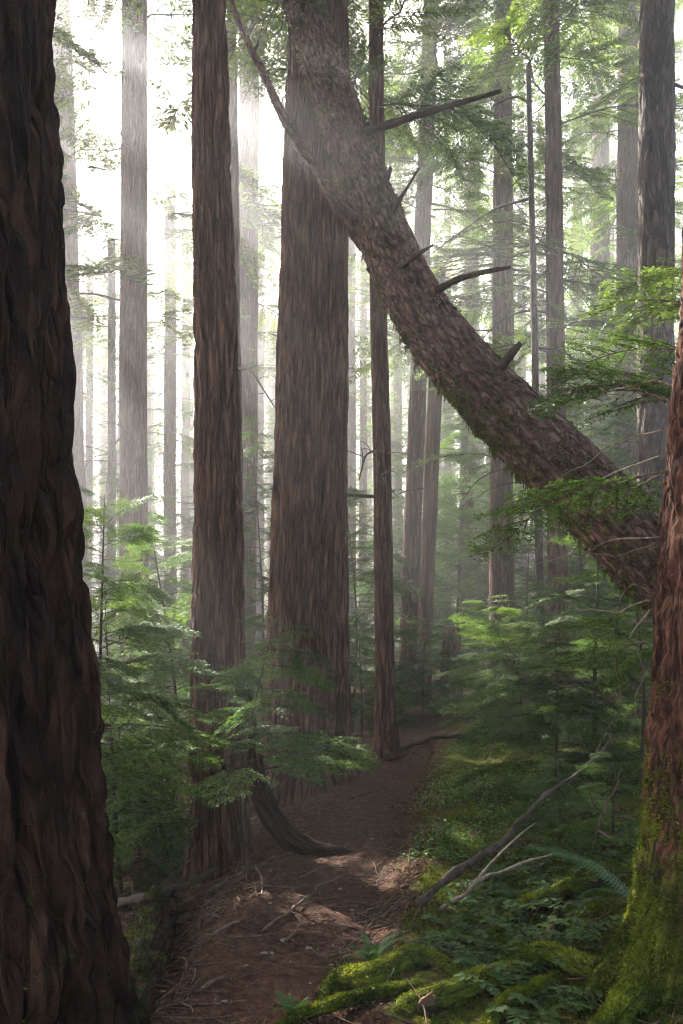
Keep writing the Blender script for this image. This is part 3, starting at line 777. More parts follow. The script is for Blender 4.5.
for i, (px, d, k, s_, lb_) in enumerate([(352, 15, 'under2', .95, 'young hemlock showing just right of the giant trunk'),
                                        (455, 19, 'under', 1.0, 'young hemlock between the tilted pair and the lit-edged trunk'),
                                        (528, 17, 'under2', 1.0, 'young hemlock under the middle of the leaning tree'),
                                        (590, 15, 'under', .9, 'young hemlock behind the upper right part of the leaning tree'),
                                        (262, 14, 'under', .85, 'young hemlock in the gap left of the giant trunk'),
                                        (110, 16, 'under', .9, 'young hemlock in mist behind the bright left saplings'),
                                        (400, 23, 'under', 1.1, 'young hemlock far behind the slim dark trunk'),
                                        (480, 26, 'under2', 1.3, 'hazy young hemlock left of the lit-edged trunk'),
                                        (180, 21, 'under2', 1.2, 'hazy young hemlock behind the straight brown trunk'),
                                        (640, 14, 'under2', 1.0, 'young hemlock below the thick grey trunk')]):
    sapling(k, px, d, lb_, i * 1.3, s_, s_, UG, 'young_hemlock', cat='young tree')

# ------------------------------------------------------------------ boughs and bare twigs of the right tree
r_ = np.random.default_rng(91)
def bough_on(parent, start, end, roll, leafm, name='bough', tm=0, var=.7, wide=1.0):
    o3 = np.array(parent.location); v = np.asarray(end) - start; ln = np.linalg.norm(v)
    yaw = math.atan2(v[1], v[0]); pitch = math.asin(v[2] / ln) + .16
    L = Leaves(); L.add(AIRY[tm], r_, start - o3, yaw, pitch, roll, ln, var, .25, wide)
    link(name, L.build(name, M[leafm], M['twig']), parent)
for (a_, b_, ro, tm, var) in [((740, 270, 3.6), (598, 312, 4.2), .35, 0, .95), ((750, 330, 3.4), (580, 318, 4.2), -.3, 1, .9), ((730, 262, 3.9), (640, 300, 4.4), .5, 2, .95),
                              ((720, 360, 3.7), (552, 376, 4.5), .3, 3, .5), ((700, 400, 3.5), (545, 396, 4.4), .2, 0, .4),
                              ((690, 425, 3.5), (530, 408, 4.8), -.3, 2, .4), ((690, 470, 3.4), (485, 566, 4.7), .2, 1, .5), ((700, 300, 3.8), (606, 345, 4.3), .1, 2, .9)]:
    bough_on(rt, P(*a_), P(*b_), ro, 'hemlock_light' if var > .6 else 'hemlock', tm=tm, var=var, wide=.8)  # light on the lit boughs is put into a paler leaf colour
for k, pix in enumerate([[(662, 378, 3.6), (600, 395, 4.0), (560, 410, 4.3), (520, 440, 4.7)], [(662, 455, 3.5), (600, 480, 4.0), (560, 520, 4.4), (520, 570, 4.7)],
                         [(660, 475, 3.5), (620, 497, 3.8), (585, 530, 4.1), (570, 560, 4.4)], [(660, 537, 3.5), (610, 540, 3.9), (570, 552, 4.2), (470, 585, 4.8)],
                         [(655, 545, 3.5), (600, 556, 3.9), (550, 546, 4.4)], [(664, 430, 3.6), (620, 440, 3.9), (575, 470, 4.4), (500, 515, 4.9)],
                         [(652, 590, 3.4), (630, 590, 3.5), (612, 640, 3.7), (598, 700, 3.9)], [(650, 610, 3.4), (633, 640, 3.5), (640, 690, 3.55), (628, 735, 3.6)],
                         [(650, 640, 3.4), (622, 650, 3.5), (618, 700, 3.6), (610, 760, 3.7)], [(650, 600, 3.45), (600, 612, 3.9), (560, 598, 4.4)]]):
    limb('twig', [P(*p) for p in pix], .0042, .0013, M['pale' if k % 2 else 'twig'], rt, n=28, nseg=5, origin=O, seed=k, rough=.3, wig=.02)

# ------------------------------------------------------------------ fallen branches
def stick(name, label, cat, pts, r0, r1, mat, group=None, forks=(), n=26, seed=0):
    o3 = np.asarray(pts[0]).copy()
    t = thing(name, label, cat, o3, group)
    wg = min(.018, .03 * float(np.linalg.norm(np.asarray(pts[-1]) - np.asarray(pts[0]))))
    limb('main_stem', pts, r0, r1, M[mat], t, n=n, nseg=11, origin=o3, seed=seed, rough=.26, wig=wg)
    for k, (fp, fr) in enumerate(forks):
        limb('side_shoot', fp, fr, fr * .35, M[mat], t, n=12, nseg=6, origin=o3, seed=seed + k + 1, rough=.2)
    return t
og = on_ground
gA = og(419, 908, .02); 
bb = [gA] + [P(px, py, gA[1] + (px - 419) / 193 * (5.25 - gA[1])) for px, py in ((436, 888), (456, 872), (487, 852), (508, 837), (523, 815), (538, 797), (556, 787), (578, 774), (598, 756), (612, 736))]
stick('fallen_branch', 'thick bent grey branch arching out of the right bank', 'branch', bb, .027, .008, 'weathered',
      forks=[([P(560, 786, 5.08), P(556, 765, 5.0), P(552, 745, 5.0)], .008), ([P(592, 765, 5.14), P(600, 745, 5.2), P(622, 705, 5.3)], .008)], n=60, seed=3)
stick('fallen_branch', 'thin forked pale branch lying below the bent grey branch', 'branch', [og(440, 912, .01), P(470, 889, 4.2), P(500, 873, 4.3), P(552, 855, 4.5)], .013, .006, 'pale',
      forks=[([P(470, 889, 4.2), P(492, 862, 4.35), P(520, 835, 4.5), P(535, 823, 4.55)], .009), ([og(440, 912, .01), og(452, 913, .02), og(462, 918, .01)], .008)], seed=9)
stick('fallen_branch', 'crooked pale twig standing up beside the red right-edge trunk', 'branch', [og(592, 858, .02), P(598, 830, 4.3), P(608, 805, 4.3), P(622, 770, 4.3)], .008, .004, 'twig',
      forks=[([P(604, 815, 4.3), P(592, 800, 4.3), P(590, 790, 4.3)], .006), ([P(598, 830, 4.3), P(612, 838, 4.2), P(624, 830, 4.2)], .007)], seed=13)
stick('fallen_branch', 'pale forked stick lying flat left of the trail near the camera', 'branch', [og(200, 995, .02), og(212, 988, .025), og(225, 981, .02)], .010, .006, 'twig', seed=15)
stick('fallen_branch', 'long thin pale pole lying across the left slope behind the sapling stem', 'branch', [og(205, 900, .04), og(235, 885, .05), og(276, 864, .05)], .014, .009, 'weathered', seed=16)
stick('fallen_branch', 'dark fallen branch leaning up beside the straight brown trunk foot', 'branch', [og(112, 912, .05), P(160, 893, 5.2), P(185, 885, 5.4), P(215, 868, 5.8)], .032, .02, 'dead', seed=17,
      forks=[([P(150, 897, 5.1), P(170, 880, 5.3), P(190, 860, 5.6)], .02)])
stick('fallen_branch', 'short mossy branch crossing the bottom left litter', 'branch', [og(118, 945, .03), og(150, 920, .06), og(185, 905, .05)], .02, .014, 'dead', seed=18)
stick('fallen_branch', 'thin curved twig bundle end lying on the trail left edge', 'branch', [og(262, 935, .015), og(290, 915, .03), og(318, 893, .02), og(342, 880, .015)], .009, .004, 'twig', seed=19,
      forks=[([og(290, 915, .03), og(300, 925, .02)], .005), ([og(318, 893, .02), og(322, 905, .02)], .004)])
stick('fallen_branch', 'broken branch lying across the far end of the trail', 'branch', [og(385, 762, .05), P(405, 748, 10.6), P(430, 738, 10.8), P(460, 735, 11)], .04, .02, 'dead', seed=20)
stick('fallen_branch', 'dead stick propped in the mossy roots at the bottom', 'branch', [og(372, 1005, .0), P(384, 985, 3.55), P(394, 968, 3.6)], .008, .006, 'pale', seed=21)
stick('fallen_branch', 'brown branch lying along the right corner root', 'branch', [og(606, 1024, .04), og(640, 995, .07), og(684, 962, .09)], .016, .012, 'twig', seed=22)
for k, (a_, b_) in enumerate([((255, 868), (262, 900)), ((178, 960), (186, 975)), ((300, 880), (330, 868)), ((215, 935), (240, 925)), ((350, 800), (395, 790)), ((372, 770), (410, 778)), ((150, 990), (170, 985)), ((285, 945), (302, 925)), ((480, 920), (505, 925)), ((455, 960), (490, 950))]):
    p0, p1 = og(*a_, .012), og(*b_, .015); m_ = (p0 + p1) / 2 + np.array([.02, 0, .02])
    o = limb('stick', [p0, m_, p1], .007, .003, M['twig' if k % 3 else 'pale'], None, n=10, nseg=6, origin=p0, seed=30 + k); o.location = tuple(p0)
    tag(o, 'short thin dead stick lying on the forest floor', 'stick', 'short sticks on the forest floor')

# bent dead trunk at the foot of the giant, stump far down the trail, mossy log by the left trunk
p0 = P(258, 700, 6.1)
ct = thing('bent_trunk', 'dark curved dead trunk sweeping down to the trail from the sapling', 'dead trunk', og(340, 857))
pts = [np.append(P(247, 690, 6.2), .035), np.append(P(254, 745, 6.1), .06), np.append(P(262, 795, 6.0), .07), np.append(P(282, 832, 5.9), .078), np.append(P(312, 850, 5.85), .07), np.append(P(345, 855, 5.9), .045), np.append(P(362, 862, 5.9), .03)]
s2 = spline(pts, 90); V2, Q2, T2, tc2 = sweep(s2[:, :3] - np.array(ct.location), s2[:, 3], 28, bark_disp('cedar', .028, 44))
link('trunk', mesh('trunk', V2, Q2, T2, mats=[M['cedar']], attrs={'tc': ('POINT', 'FLOAT_VECTOR', tc2), 'moss': ('POINT', 'FLOAT', np.full(len(V2), .22))}), ct)

sx, sy = PX(450, 15.), 15.
st = thing('stump', 'small jagged broken stump at the far end of the trail', 'stump', (sx, sy, g1(sx, sy)))
zs = np.linspace(-.2, .85, 40)
V2, Q2, T2, tc2 = sweep(np.stack([0 * zs, 0 * zs, zs], 1), np.interp(zs, [-.2, .2, .7, .85], [.32, .2, .17, .15]), 40, bark_disp('cedar', .05, 46))
top = V2[:, 2] > .45
jag = (fbm(np.stack([np.arctan2(V2[:, 1], V2[:, 0]) * 2.2, 0 * V2[:, 0], 0 * V2[:, 0]], 1), 4, 3) - .3) * 1.5
V2[:, 2] += np.where(top, (V2[:, 2] - .45) * jag * 1.6, 0)
link('trunk', mesh('trunk', V2, Q2, T2, mats=[M['snag']], attrs={'tc': ('POINT', 'FLOAT_VECTOR', tc2), 'moss': ('POINT', 'FLOAT', np.full(len(V2), .25))}), st)

lgp = og(128, 1010, .05)
lg = thing('mossy_log', 'short mossy rotten log beside the foot of the dark left trunk', 'log', lgp)
root([og(118, 1040, .05), og(140, 985, .10), og(150, 950, .11), og(160, 915, .08)], [.13, .14, .14, .11], 51, lg, 'log_body', mossy=.22, tufts=2500, mat='cedar', fib='moss_dull')

# splintered piece of wood at the bottom centre
p0 = og(425, 1012, .01)
r = np.random.default_rng(5)
ux = np.linspace(0, 1, 12); prof = np.array([.032, .036, .038, .036, .034, .034, .03, .026, .02, .014, .008, .003])
Vw = []
for i, u_ in enumerate(ux):
    c_ = np.array([-.01 * u_ + r.normal(0, .002), -.03 * u_, .13 * u_])
    for sgn, th_ in ((-1, -.009), (1, -.009), (1, .009), (-1, .009)):
        Vw.append(c_ + np.array([sgn * prof[i] * r.uniform(.8, 1.1), th_ * (1 - .7 * u_), r.normal(0, .004)]))
Vw = np.array(Vw); n = 12
Qw = np.array([[i * 4 + j, i * 4 + (j + 1) % 4, (i + 1) * 4 + (j + 1) % 4, (i + 1) * 4 + j] for i in range(n - 1) for j in range(4)] + [[3, 2, 1, 0], [44, 45, 46, 47]])
o = link('wood_splinter', mesh('wood_splinter', Vw, Qw, mats=[M['splinter']], smooth=False), None, p0)
o.rotation_euler = (.5, .1, .2)
tag(o, 'upright orange-brown wood splinter among the roots at the bottom', 'wood piece')

# stones on the trail
def stone_mesh(seed):
    r = np.random.default_rng(seed); n, m_ = 9, 12; V = []
    for i in range(n):
        ph = math.pi * i / (n - 1)
        for j in range(m_):
            th_ = 2 * math.pi * j / m_; V.append([math.sin(ph) * math.cos(th_), math.sin(ph) * math.sin(th_) * .75, math.cos(ph) * .5])
    V = np.array(V); V *= (.75 + .5 * fbm(V * 1.3 + seed, seed, 3))[:, None]
    Q = np.array([[i * m_ + j, (i + 1) * m_ + j, (i + 1) * m_ + (j + 1) % m_, i * m_ + (j + 1) % m_] for i in range(n - 1) for j in range(m_)])
    return mesh('stone', V, Q, mats=[M['stone']])
SM = [stone_mesh(i) for i in range(4)]
for k, (px, py, s_) in enumerate([(264, 955, .020), (272, 955, .017), (284, 943, .022), (291, 963, .012), (246, 967, .014), (333, 948, .013), (331, 967, .016), (309, 950, .02), (340, 890, .02), (372, 840, .02), (270, 905, .015), (352, 912, .014), (310, 985, .012), (225, 1003, .016)]):
    p = og(px, py, s_ * .15); o = link('stone', SM[k % 4], None, p); o.scale = (s_, s_, s_); o.rotation_euler.z = k * 1.7
    tag(o, 'small pale stone lying on the brown trail soil', 'stone', 'small stones on the trail')

# ------------------------------------------------------------------ fern, salal, seedlings, ground cover
def fern_frond(ln, seed, npin=34, pin=.13):
    r = np.random.default_rng(seed)
    T = np.linspace(0, 1, 30); ax = np.stack([T * ln * (1 - .12 * T), 0 * T, ln * (.34 * T - .52 * T ** 2)], 1)
    tg = unit(np.gradient(ax, axis=0)); qs = []
    for k in range(npin):
        t = .06 + .93 * k / npin; i = t * 29
        b = np.array([np.interp(i, np.arange(30), ax[:, j]) for j in range(3)]); d0 = tg[int(i)]
        l = pin * ln * (1 - t) ** .55 * min(1, .55 + t * 2.5) * r.uniform(.9, 1.1) + .006
        for sd in (-1, 1):
            d = unit(d0 * .38 + np.array([0, sd, 0]) + np.array([0, 0, -.22 + r.normal(0, .05)]))
            w = ln / npin * .30; up = unit(np.cross(d, [0, 0, 1.])) 
            b2 = b + d * l * .5 + np.array([0, 0, .015 * l]); tip = b + d * l + np.array([0, 0, -.1 * l])
            qs.append(np.stack([b - up * w * .7, b2 - up * w, b2 + up * w, b + up * w * .7])); qs.append(np.stack([b2 - up * w, tip - up * w * .15, tip + up * w * .15, b2 + up * w]))
    q = np.array(qs); wd = np.array([.0025]); a = ax + np.array([0, .0025, .001]); b = ax - np.array([0, .0025, -.001])
    stq = np.stack([a[:-1], a[1:], b[1:], b[:-1]], 1)
    al = np.concatenate([q, stq]); n = len(al)
    return mesh('frond', al.reshape(-1, 3), np.arange(n * 4).reshape(-1, 4), mats=[M['fern']], smooth=False, attrs={'var': ('FACE', 'FLOAT', np.clip(r.normal(.5, .2, n), 0, 1))})
FR = [fern_frond(.62, 1, npin=32, pin=.15), fern_frond(.48, 2, npin=28, pin=.16), fern_frond(.3, 3, npin=20, pin=.24)]
f0 = og(632, 905, .02)
fe = thing('sword_fern', 'sword fern with long arching fronds beside the mossy right trunk', 'fern', f0)
for k, (yaw, pitch, s_) in enumerate([(math.pi * .96, .62, 1.05), (math.pi * 1.12, .35, .8), (math.pi * .75, .5, .85), (math.pi * 1.45, .45, .5)]):
    o = link('frond', FR[k % 2], fe); o.rotation_euler = (.25 * (k % 2) - .1, -pitch, yaw); o.scale = (s_,) * 3
def small_fern(px, py, label, seed, s_=.6, n=7):
    r = np.random.default_rng(seed); t = thing('small_fern', label, 'fern', og(px, py, -.01), 'small ferns beside the trail')
    for k in range(n):
        o = link('frond', FR[2], t); o.rotation_euler = (r.normal(0, .1), -r.uniform(.4, 1.1), k * 6.28 / n + r.normal(0, .3)); o.scale = (s_ * r.uniform(.7, 1.2),) * 3
small_fern(372, 962, 'small feathery fern at the trail edge above the mossy roots', 1, .62, 9)
small_fern(295, 1016, 'small feathery fern at the bottom picture edge', 2, .5, 8)
small_fern(458, 905, 'small fern under the lower end of the bent grey branch', 3, .5)
small_fern(520, 800, 'small fern on the bank just above the bent grey branch', 4, .9, 8)
small_fern(445, 838, 'small fern at the sunlit spot on the bank edge', 5, .6, 7)
small_fern(500, 880, 'small fern between the forks of the thin pale branch', 6, .6, 7)

def leaf_quads(p, d, nrm, ln, wd):
    s_ = unit(np.cross(d, nrm)); m1 = p + d * ln * .35; m2 = p + d * ln * .7; tip = p + d * ln
    return [np.stack([p, m1 - s_ * wd * .5, m1, p]), np.stack([m1 - s_ * wd * .5, m2 - s_ * wd * .42, m2 - nrm * .05 * ln, m1 - nrm * .04 * ln]), np.stack([m1 - nrm * .04 * ln, m2 - nrm * .05 * ln, m2 + s_ * wd * .42, m1 + s_ * wd * .5]),
            np.stack([p, m1 - nrm * .04 * ln, m1 + s_ * wd * .5, p]), np.stack([m2 - s_ * wd * .42, tip, tip, m2 - nrm * .05 * ln]), np.stack([m2 - nrm * .05 * ln, tip, tip, m2 + s_ * wd * .42])]
def salal_mesh(seed, nst=6, sz=.26):
    r = np.random.default_rng(seed); qs = []; var = []
    for k in range(nst):
        a = k * 6.28 / nst + r.normal(0, .4); ln = sz * r.uniform(.6, 1.25); el = r.uniform(.25, .95)
        n = 9; T = np.linspace(0, 1, n)
        hd = np.array([math.cos(a), math.sin(a), 0]); ax = hd * (T * ln * math.cos(el))[:, None] + np.array([0, 0, 1.]) * (ln * (math.sin(el) * T - .3 * T ** 2))[:, None]
        sdv = np.array([-math.sin(a), math.cos(a), 0])
        for i in range(1, n):
            w = .0018; b0, b1 = ax[i - 1], ax[i]
            qs.append(np.stack([b0 - sdv * w, b1 - sdv * w, b1 + sdv * w, b0 + sdv * w])); var.append(.2)
            for s3 in (-1, 1):
                if i < 2: continue
                d = unit(hd * .45 + sdv * s3 + np.array([0, 0, r.uniform(-.35, .15)])); nr = unit(np.array([0, 0, 1.]) + r.normal(0, .25, 3)); nr = unit(nr - d * nr.dot(d))
                l = r.uniform(.034, .05) * (sz / .26) ** .5
                q = leaf_quads(b1, d, nr, l, l * .52); qs += q; var += [np.clip(r.normal(.45, .25), 0, 1)] * len(q)
        d = unit(hd + np.array([0, 0, -.2])); q = leaf_quads(ax[-1], d, np.array([0, 0, 1.]), .045, .024); qs += q; var += [.6] * len(q)
    q = np.array(qs); n = len(q)
    T4 = []; 
    return mesh('foliage', q.reshape(-1, 3), np.arange(n * 4).reshape(-1, 4), mats=[M['salal']], smooth=False, attrs={'var': ('FACE', 'FLOAT', np.array(var))})
SL = [salal_mesh(60 + i, 6 + i % 3, .2 + .04 * (i % 3)) for i in range(4)]
r = np.random.default_rng(64)
spots = [(470, 905), (490, 900), (508, 915), (528, 905), (548, 895), (500, 890), (575, 945), (560, 960), (585, 930), (480, 945), (462, 962), (450, 930), (545, 875), (570, 855), (585, 870), (600, 845), (610, 880),
         (520, 935), (430, 965), (565, 825), (590, 812), (615, 830), (545, 835), (520, 858), (605, 1006), (545, 1012), (520, 1010), (630, 790), (600, 780), (572, 905), (490, 975)]
for k, (px, py) in enumerate(spots):
    p = og(px, py, .0)
    o = link('salal_plant', SL[k % 4], None, p); s_ = r.uniform(.75, 1.15); o.scale = (s_,) * 3; o.rotation_euler.z = r.uniform(0, 6.28)
    tag(o, 'low plant with glossy dark green leaves on the right bank', 'plant', 'glossy-leaved plants on the right bank')

def scatter(n, seed, xr, yr, wfn):
    r = np.random.default_rng(seed); x = r.uniform(*xr, n * 4); y = yr[0] + (yr[1] - yr[0]) * r.random(n * 4) ** 1.6
    w = wfn(x, y, r); k = r.random(n * 4) < w; x, y = x[k][:n], y[k][:n]
    return x, y, gz(x, y), r
# ground cover: small rounded leaves on the bank
x, y, z, r = scatter(42000, 81, (-.2, 4.2), (4.6, 12), lambda x, y, r: np.clip((x - trail_x(y) - .38) * 2.6, 0, 1) * np.clip(1.6 - (x - trail_x(y)) * .45, 0, 1) * np.clip((fbm(np.stack([x * 1.4, y * 1.4, 0 * x], 1), 82, 3) - .36) * 4, .02, 1) * np.clip((y - 4.6) * .5, .05, 1))
n = len(x); h = r.uniform(.01, .07, n); ln = r.uniform(.012, .026, n)
d = unit(np.stack([r.normal(0, 1, n), r.normal(0, 1, n), r.normal(.1, .25, n)], 1)); nr = unit(np.stack([r.normal(0, .3, n), r.normal(0, .3, n), np.ones(n)], 1))
q = diamonds(np.stack([x, y, z + h], 1), d, unit(np.cross(d, nr)), ln, ln * .9)
me = mesh('ground_cover', q.reshape(-1, 3), np.arange(n * 4).reshape(-1, 4), mats=[M['oxalis']], smooth=False, attrs={'var': ('FACE', 'FLOAT', np.clip(r.normal(.5, .25, n), 0, 1))})
tag(link('ground_cover', me), 'small clover-like leaves carpeting the right bank', 'ground cover', kind='stuff')
# moss fibres on the bank
x, y, z, r = scatter(90000, 83, (-.4, 2.6), (2.9, 8.5), lambda x, y, r: np.clip((ground_moss(x, y) + (fbm(np.stack([x * 5.5, y * 5.5, 0 * x], 1), 84, 4) - .5) * 1.7 - .42) * 2.5, 0, 1))
n = len(x); d = unit(np.stack([r.normal(0, .5, n), r.normal(0, .5, n), np.ones(n)], 1)); ln = r.uniform(.008, .022, n)
q = diamonds(np.stack([x, y, z - .003], 1), d, unit(np.cross(d, r.normal(0, 1, (n, 3)))), ln, ln * .5)
var = np.clip(.4 + (fbm(np.stack([x, y, z], 1) * 4, 85, 3) - .5) * 2.6 + r.normal(0, .15, n), 0, 1)
me = mesh('moss_carpet', q.reshape(-1, 3), np.arange(n * 4).reshape(-1, 4), mats=[M['moss']], smooth=False, attrs={'var': ('FACE', 'FLOAT', var)})
tag(link('moss_carpet', me), 'yellow-green moss growing over the soil of the right bank', 'moss', kind='stuff')
# dry litter: needles, bark flakes, leaf bits
x, y, z, r = scatter(110000, 86, (-3.5, 3.2), (2.6, 12), lambda x, y, r: np.where(np.abs(x - trail_x(y)) < .34, .6, .9) * np.clip((fbm(np.stack([x * 3, y * 3, 0 * x], 1), 87, 3) - .28) * 3, .1, 1) * np.where(x - trail_x(y) > .6, .7, 1))
n = len(x); d = unit(np.stack([r.normal(0, 1, n), r.normal(0, 1, n), r.normal(0, .18, n)], 1)); ln = r.uniform(.008, .035, n) * np.where(r.random(n) < .06, 1.7, 1)
nr = unit(np.stack([r.normal(0, .35, n), r.normal(0, .35, n), np.ones(n)], 1))
q = diamonds(np.stack([x, y, z + .007], 1), d, unit(np.cross(d, nr)), ln, ln * r.uniform(.12, .6, n))
me = mesh('leaf_litter', q.reshape(-1, 3), np.arange(n * 4).reshape(-1, 4), mats=[M['litter']], smooth=False, attrs={'var': ('FACE', 'FLOAT', np.clip(r.random(n) ** 2.2, 0, 1))})
tag(link('leaf_litter', me), 'brown needle and bark litter strewn on the forest floor', 'litter', kind='stuff')
# fine twig litter on the slope left of the trail
x, y, z, r = scatter(1900, 88, (-2.6, 2.4), (2.8, 9), lambda x, y, r: np.where(np.abs(x - trail_x(y)) < .3, .10, .95) * np.where(x - trail_x(y) > .4, .35, 1))
Vs, Qs, off = [], [], 0
for i in range(len(x)):
    a = r.uniform(0, 6.28); l = r.uniform(.06, .34); p0 = np.array([x[i], y[i], z[i] + .006]); p1 = p0 + np.array([math.cos(a) * l, math.sin(a) * l, 0])
    p1[2] = g1(p1[0], p1[1]) + r.uniform(.0, .07); m_ = (p0 + p1) / 2 + r.normal(0, .05 * l, 3) * np.array([1, 1, .4]); m_[2] = max(m_[2], g1(m_[0], m_[1]) + .004)
    v, q, t_, _ = sweep(spline([p0, m_, p1], 6), np.linspace(r.uniform(.0022, .0065), .0014, 6), 4, cap=False); Vs.append(v); Qs.append(q + off); off += len(v)
me = mesh('twig_litter', np.concatenate(Vs), np.concatenate(Qs), mats=[M['twig']])
tag(link('twig_litter', me), 'fine dead twigs scattered over the slope beside the trail', 'twigs', kind='stuff')

# ------------------------------------------------------------------ far wood: one mass beyond the individual trees
r = np.random.default_rng(95); Vs, Qs, mi, var, off = [], [], [], [], 0
for k in range(260):
    y = 44 + 60 * r.random() ** 1.4; x = r.uniform(-.75, .75) * y; z = float(gz(x, y, False)[0])
    v, q, _, _ = sweep(np.array([[x, y, z - .5], [x + r.normal(0, .2), y, z + 14], [x + r.normal(0, .4), y, 29]]), [r.uniform(.25, .45), .22, .05], 8, cap=False)
    Vs.append(v); Qs.append(q + off); off += len(v); mi.append(np.ones(len(q))); var.append(np.zeros(len(q)))
    n = 520; f = r.random(n) ** 1.25; zz = z + 1 + (26 - z) * f; a = r.uniform(0, 6.28, n); rr = 3.0 * (1.1 - f) * r.random(n) ** .6
    c_ = np.stack([x + np.cos(a) * rr, y + np.sin(a) * rr, zz - rr * .3], 1); d = unit(np.stack([np.cos(a), np.sin(a), -.4 + 0 * a], 1) + r.normal(0, .3, (n, 3)))
    qd = diamonds(c_, d, unit(np.cross(d, np.array([0, 0, 1.]) + r.normal(0, .3, (n, 3)))), r.uniform(.3, .9, n), r.uniform(.12, .3, n))
    Vs.append(qd.reshape(-1, 3)); Qs.append(np.arange(n * 4).reshape(-1, 4) + off); off += n * 4; mi.append(np.zeros(n)); var.append(r.random(n))
me = mesh('far_wood', np.concatenate(Vs), np.concatenate(Qs), mats=[M['canopy'], M['fir']], smooth=False, mat_idx=np.concatenate(mi), attrs={'var': ('FACE', 'FLOAT', np.concatenate(var))})
tag(link('far_wood', me), 'distant conifer wood dissolving in the mist', 'forest', kind='stuff')

# ------------------------------------------------------------------ sun gaps: openings in the canopy along the sun's direction
SD = np.array([math.sin(R(SUN_AZ)) * math.cos(R(SUN_EL)), math.cos(R(SUN_AZ)) * math.cos(R(SUN_EL)), math.sin(R(SUN_EL))])
E1 = unit(np.cross(SD, [0, 0, 1.])); E2 = np.cross(E1, SD)
CELL, NG = .06, 2400
gy, gx = np.meshgrid(np.arange(NG), np.arange(NG), indexing='ij')
GA = (gx.ravel() - NG / 2) * CELL; GB = (gy.ravel() - NG / 2) * CELL
gap = fbm(np.stack([GA * .7, GB * .7, 0 * GA], 1), 201, 3) > .80
gap = gap.reshape(NG, NG)
def open_beam(p, rad):
    a, b = p @ E1 / CELL + NG / 2, p @ E2 / CELL + NG / 2; k = int(rad / CELL) + 1
    ia, ib = int(a), int(b)
    yy, xx = np.mgrid[ib - k:ib + k + 1, ia - k:ia + k + 1]
    m_ = (xx - a) ** 2 + (yy - b) ** 2 < (rad / CELL) ** 2
    gap[ib - k:ib + k + 1, ia - k:ia + k + 1] |= m_
for px, py, d0, d1, rad in SHAFTS:
    for d in np.arange(d0, d1, .12): open_beam(P(px, py, d), rad)
for px, py, d, rad in SPOTS: open_beam(P(px, py, d), rad)
for px, py, rad in GROUND_SPOTS: open_beam(og(px, py), rad)
bpy.context.view_layer.update()
for o in list(C.objects):
    if o.data is None or o.data.name not in QUADS: continue
    q, mi_, va = QUADS[o.data.name]
    mw = np.array(o.matrix_world); c_ = q[:, 0] @ mw[:3, :3].T + mw[:3, 3]
    ia = np.clip((c_ @ E1 / CELL + NG / 2).astype(int), 0, NG - 1); ib = np.clip((c_ @ E2 / CELL + NG / 2).astype(int), 0, NG - 1)
    cut = gap[ib, ia] & (c_[:, 2] > 4.5)
    if cut.sum() < 40: continue
    k = ~cut; n = int(k.sum()); old = o.data
    o.data = mesh('crown', q[k].reshape(-1, 3), np.arange(n * 4).reshape(-1, 4), mats=[M['canopy'], M['dead']], smooth=False, mat_idx=mi_[k], attrs={'var': ('FACE', 'FLOAT', va[k])})

# ------------------------------------------------------------------ haze
x0, x1, y0, y1, z0, z1 = -97, 97, -30, 152, -14, 34
z0 = float(Vg[:, 2].min()) - 1; z1 = max(float(Vg[:, 2].max()) + 1, 34.5)
Vh = np.array([[x, y, z] for z in (z0, z1) for y in (y0, y1) for x in (x0, x1)])
Qh = np.array([[0, 2, 3, 1], [4, 5, 7, 6], [0, 1, 5, 4], [2, 6, 7, 3], [0, 4, 6, 2], [1, 3, 7, 5]])
m, nt, out = newmat('haze_air'); g = G(nt)
pv = g.n('ShaderNodeVolumePrincipled'); pv.inputs['Color'].default_value = (.94, .94, .98, 1); pv.inputs['Density'].default_value = .0094; pv.inputs['Anisotropy'].default_value = .7
g.l(pv.outputs[0], out.inputs['Volume'])
tag(link('haze', mesh('haze', Vh, Qh, mats=[m], smooth=False)), 'pale morning mist filling the forest', 'haze', kind='stuff')

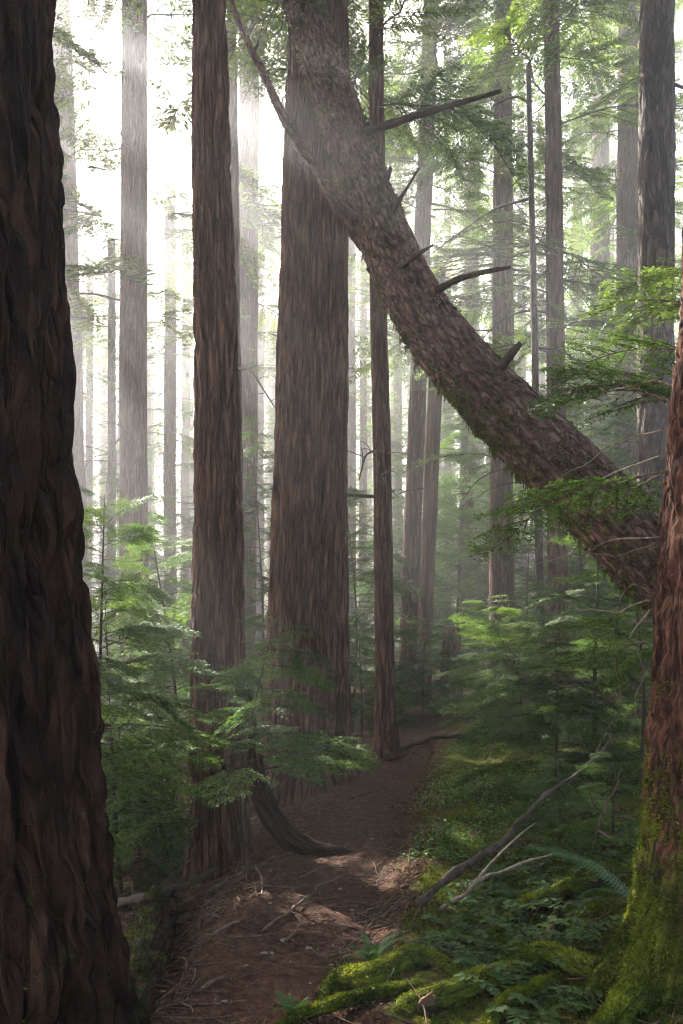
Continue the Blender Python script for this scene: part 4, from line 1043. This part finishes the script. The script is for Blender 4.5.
# ------------------------------------------------------------------ light, sky, camera
w = bpy.data.worlds.new('World'); sc.world = w; w.use_nodes = True
nt = w.node_tree; nt.nodes.clear(); g = G(nt)
sky = g.n('ShaderNodeTexSky', sky_type='NISHITA', sun_disc=False, sun_elevation=R(SUN_EL), sun_rotation=R(SUN_AZ), dust_density=6.0, ozone_density=.4)
bg = g.n('ShaderNodeBackground'); bg.inputs['Strength'].default_value = .08
wo = g.n('ShaderNodeOutputWorld'); g.l(sky.outputs[0], bg.inputs[0]); g.l(bg.outputs[0], wo.inputs[0])
L = bpy.data.lights.new('sun', 'SUN'); L.energy = 5.0; L.angle = R(.5); L.color = (1, .95, .88)
lo = bpy.data.objects.new('sun', L); C.objects.link(lo)
lo.rotation_euler = (R(90 - SUN_EL), 0, R(180 - SUN_AZ)); lo.location = (-20, 60, 33)
# sun sits at azimuth SUN_AZ from +Y: it shines towards (-sin, -cos)
from mathutils import Vector
dv = Vector((math.sin(R(SUN_AZ)) * math.cos(R(SUN_EL)), math.cos(R(SUN_AZ)) * math.cos(R(SUN_EL)), math.sin(R(SUN_EL))))
lo.rotation_euler = dv.to_track_quat('Z', 'Y').to_euler()
cam = bpy.data.cameras.new('camera'); co = bpy.data.objects.new('camera', cam); C.objects.link(co)
co.location = (0, 0, CAMZ); co.rotation_euler = (R(90), 0, 0)
cam.sensor_width = 36; cam.lens = F / 1024 * 36; cam.shift_y = (HZ - 512) / 1024; cam.clip_end = 1000; cam.clip_start = .05
sc.camera = co
sc.view_settings.view_transform = 'Standard'; sc.view_settings.look = 'None'; sc.view_settings.gamma = 1; sc.view_settings.exposure = 3.05
cy = sc.cycles
cy.use_denoising = True; cy.denoising_prefilter = 'NONE'; cy.filter_width = 1.2; cy.max_bounces = 8; cy.diffuse_bounces = 3; cy.glossy_bounces = 2; cy.transmission_bounces = 3; cy.volume_bounces = 1; cy.transparent_max_bounces = 4
cy.caustics_reflective = False; cy.caustics_refractive = False; cy.sample_clamp_indirect = 6; cy.use_adaptive_sampling = True; cy.adaptive_threshold = .02
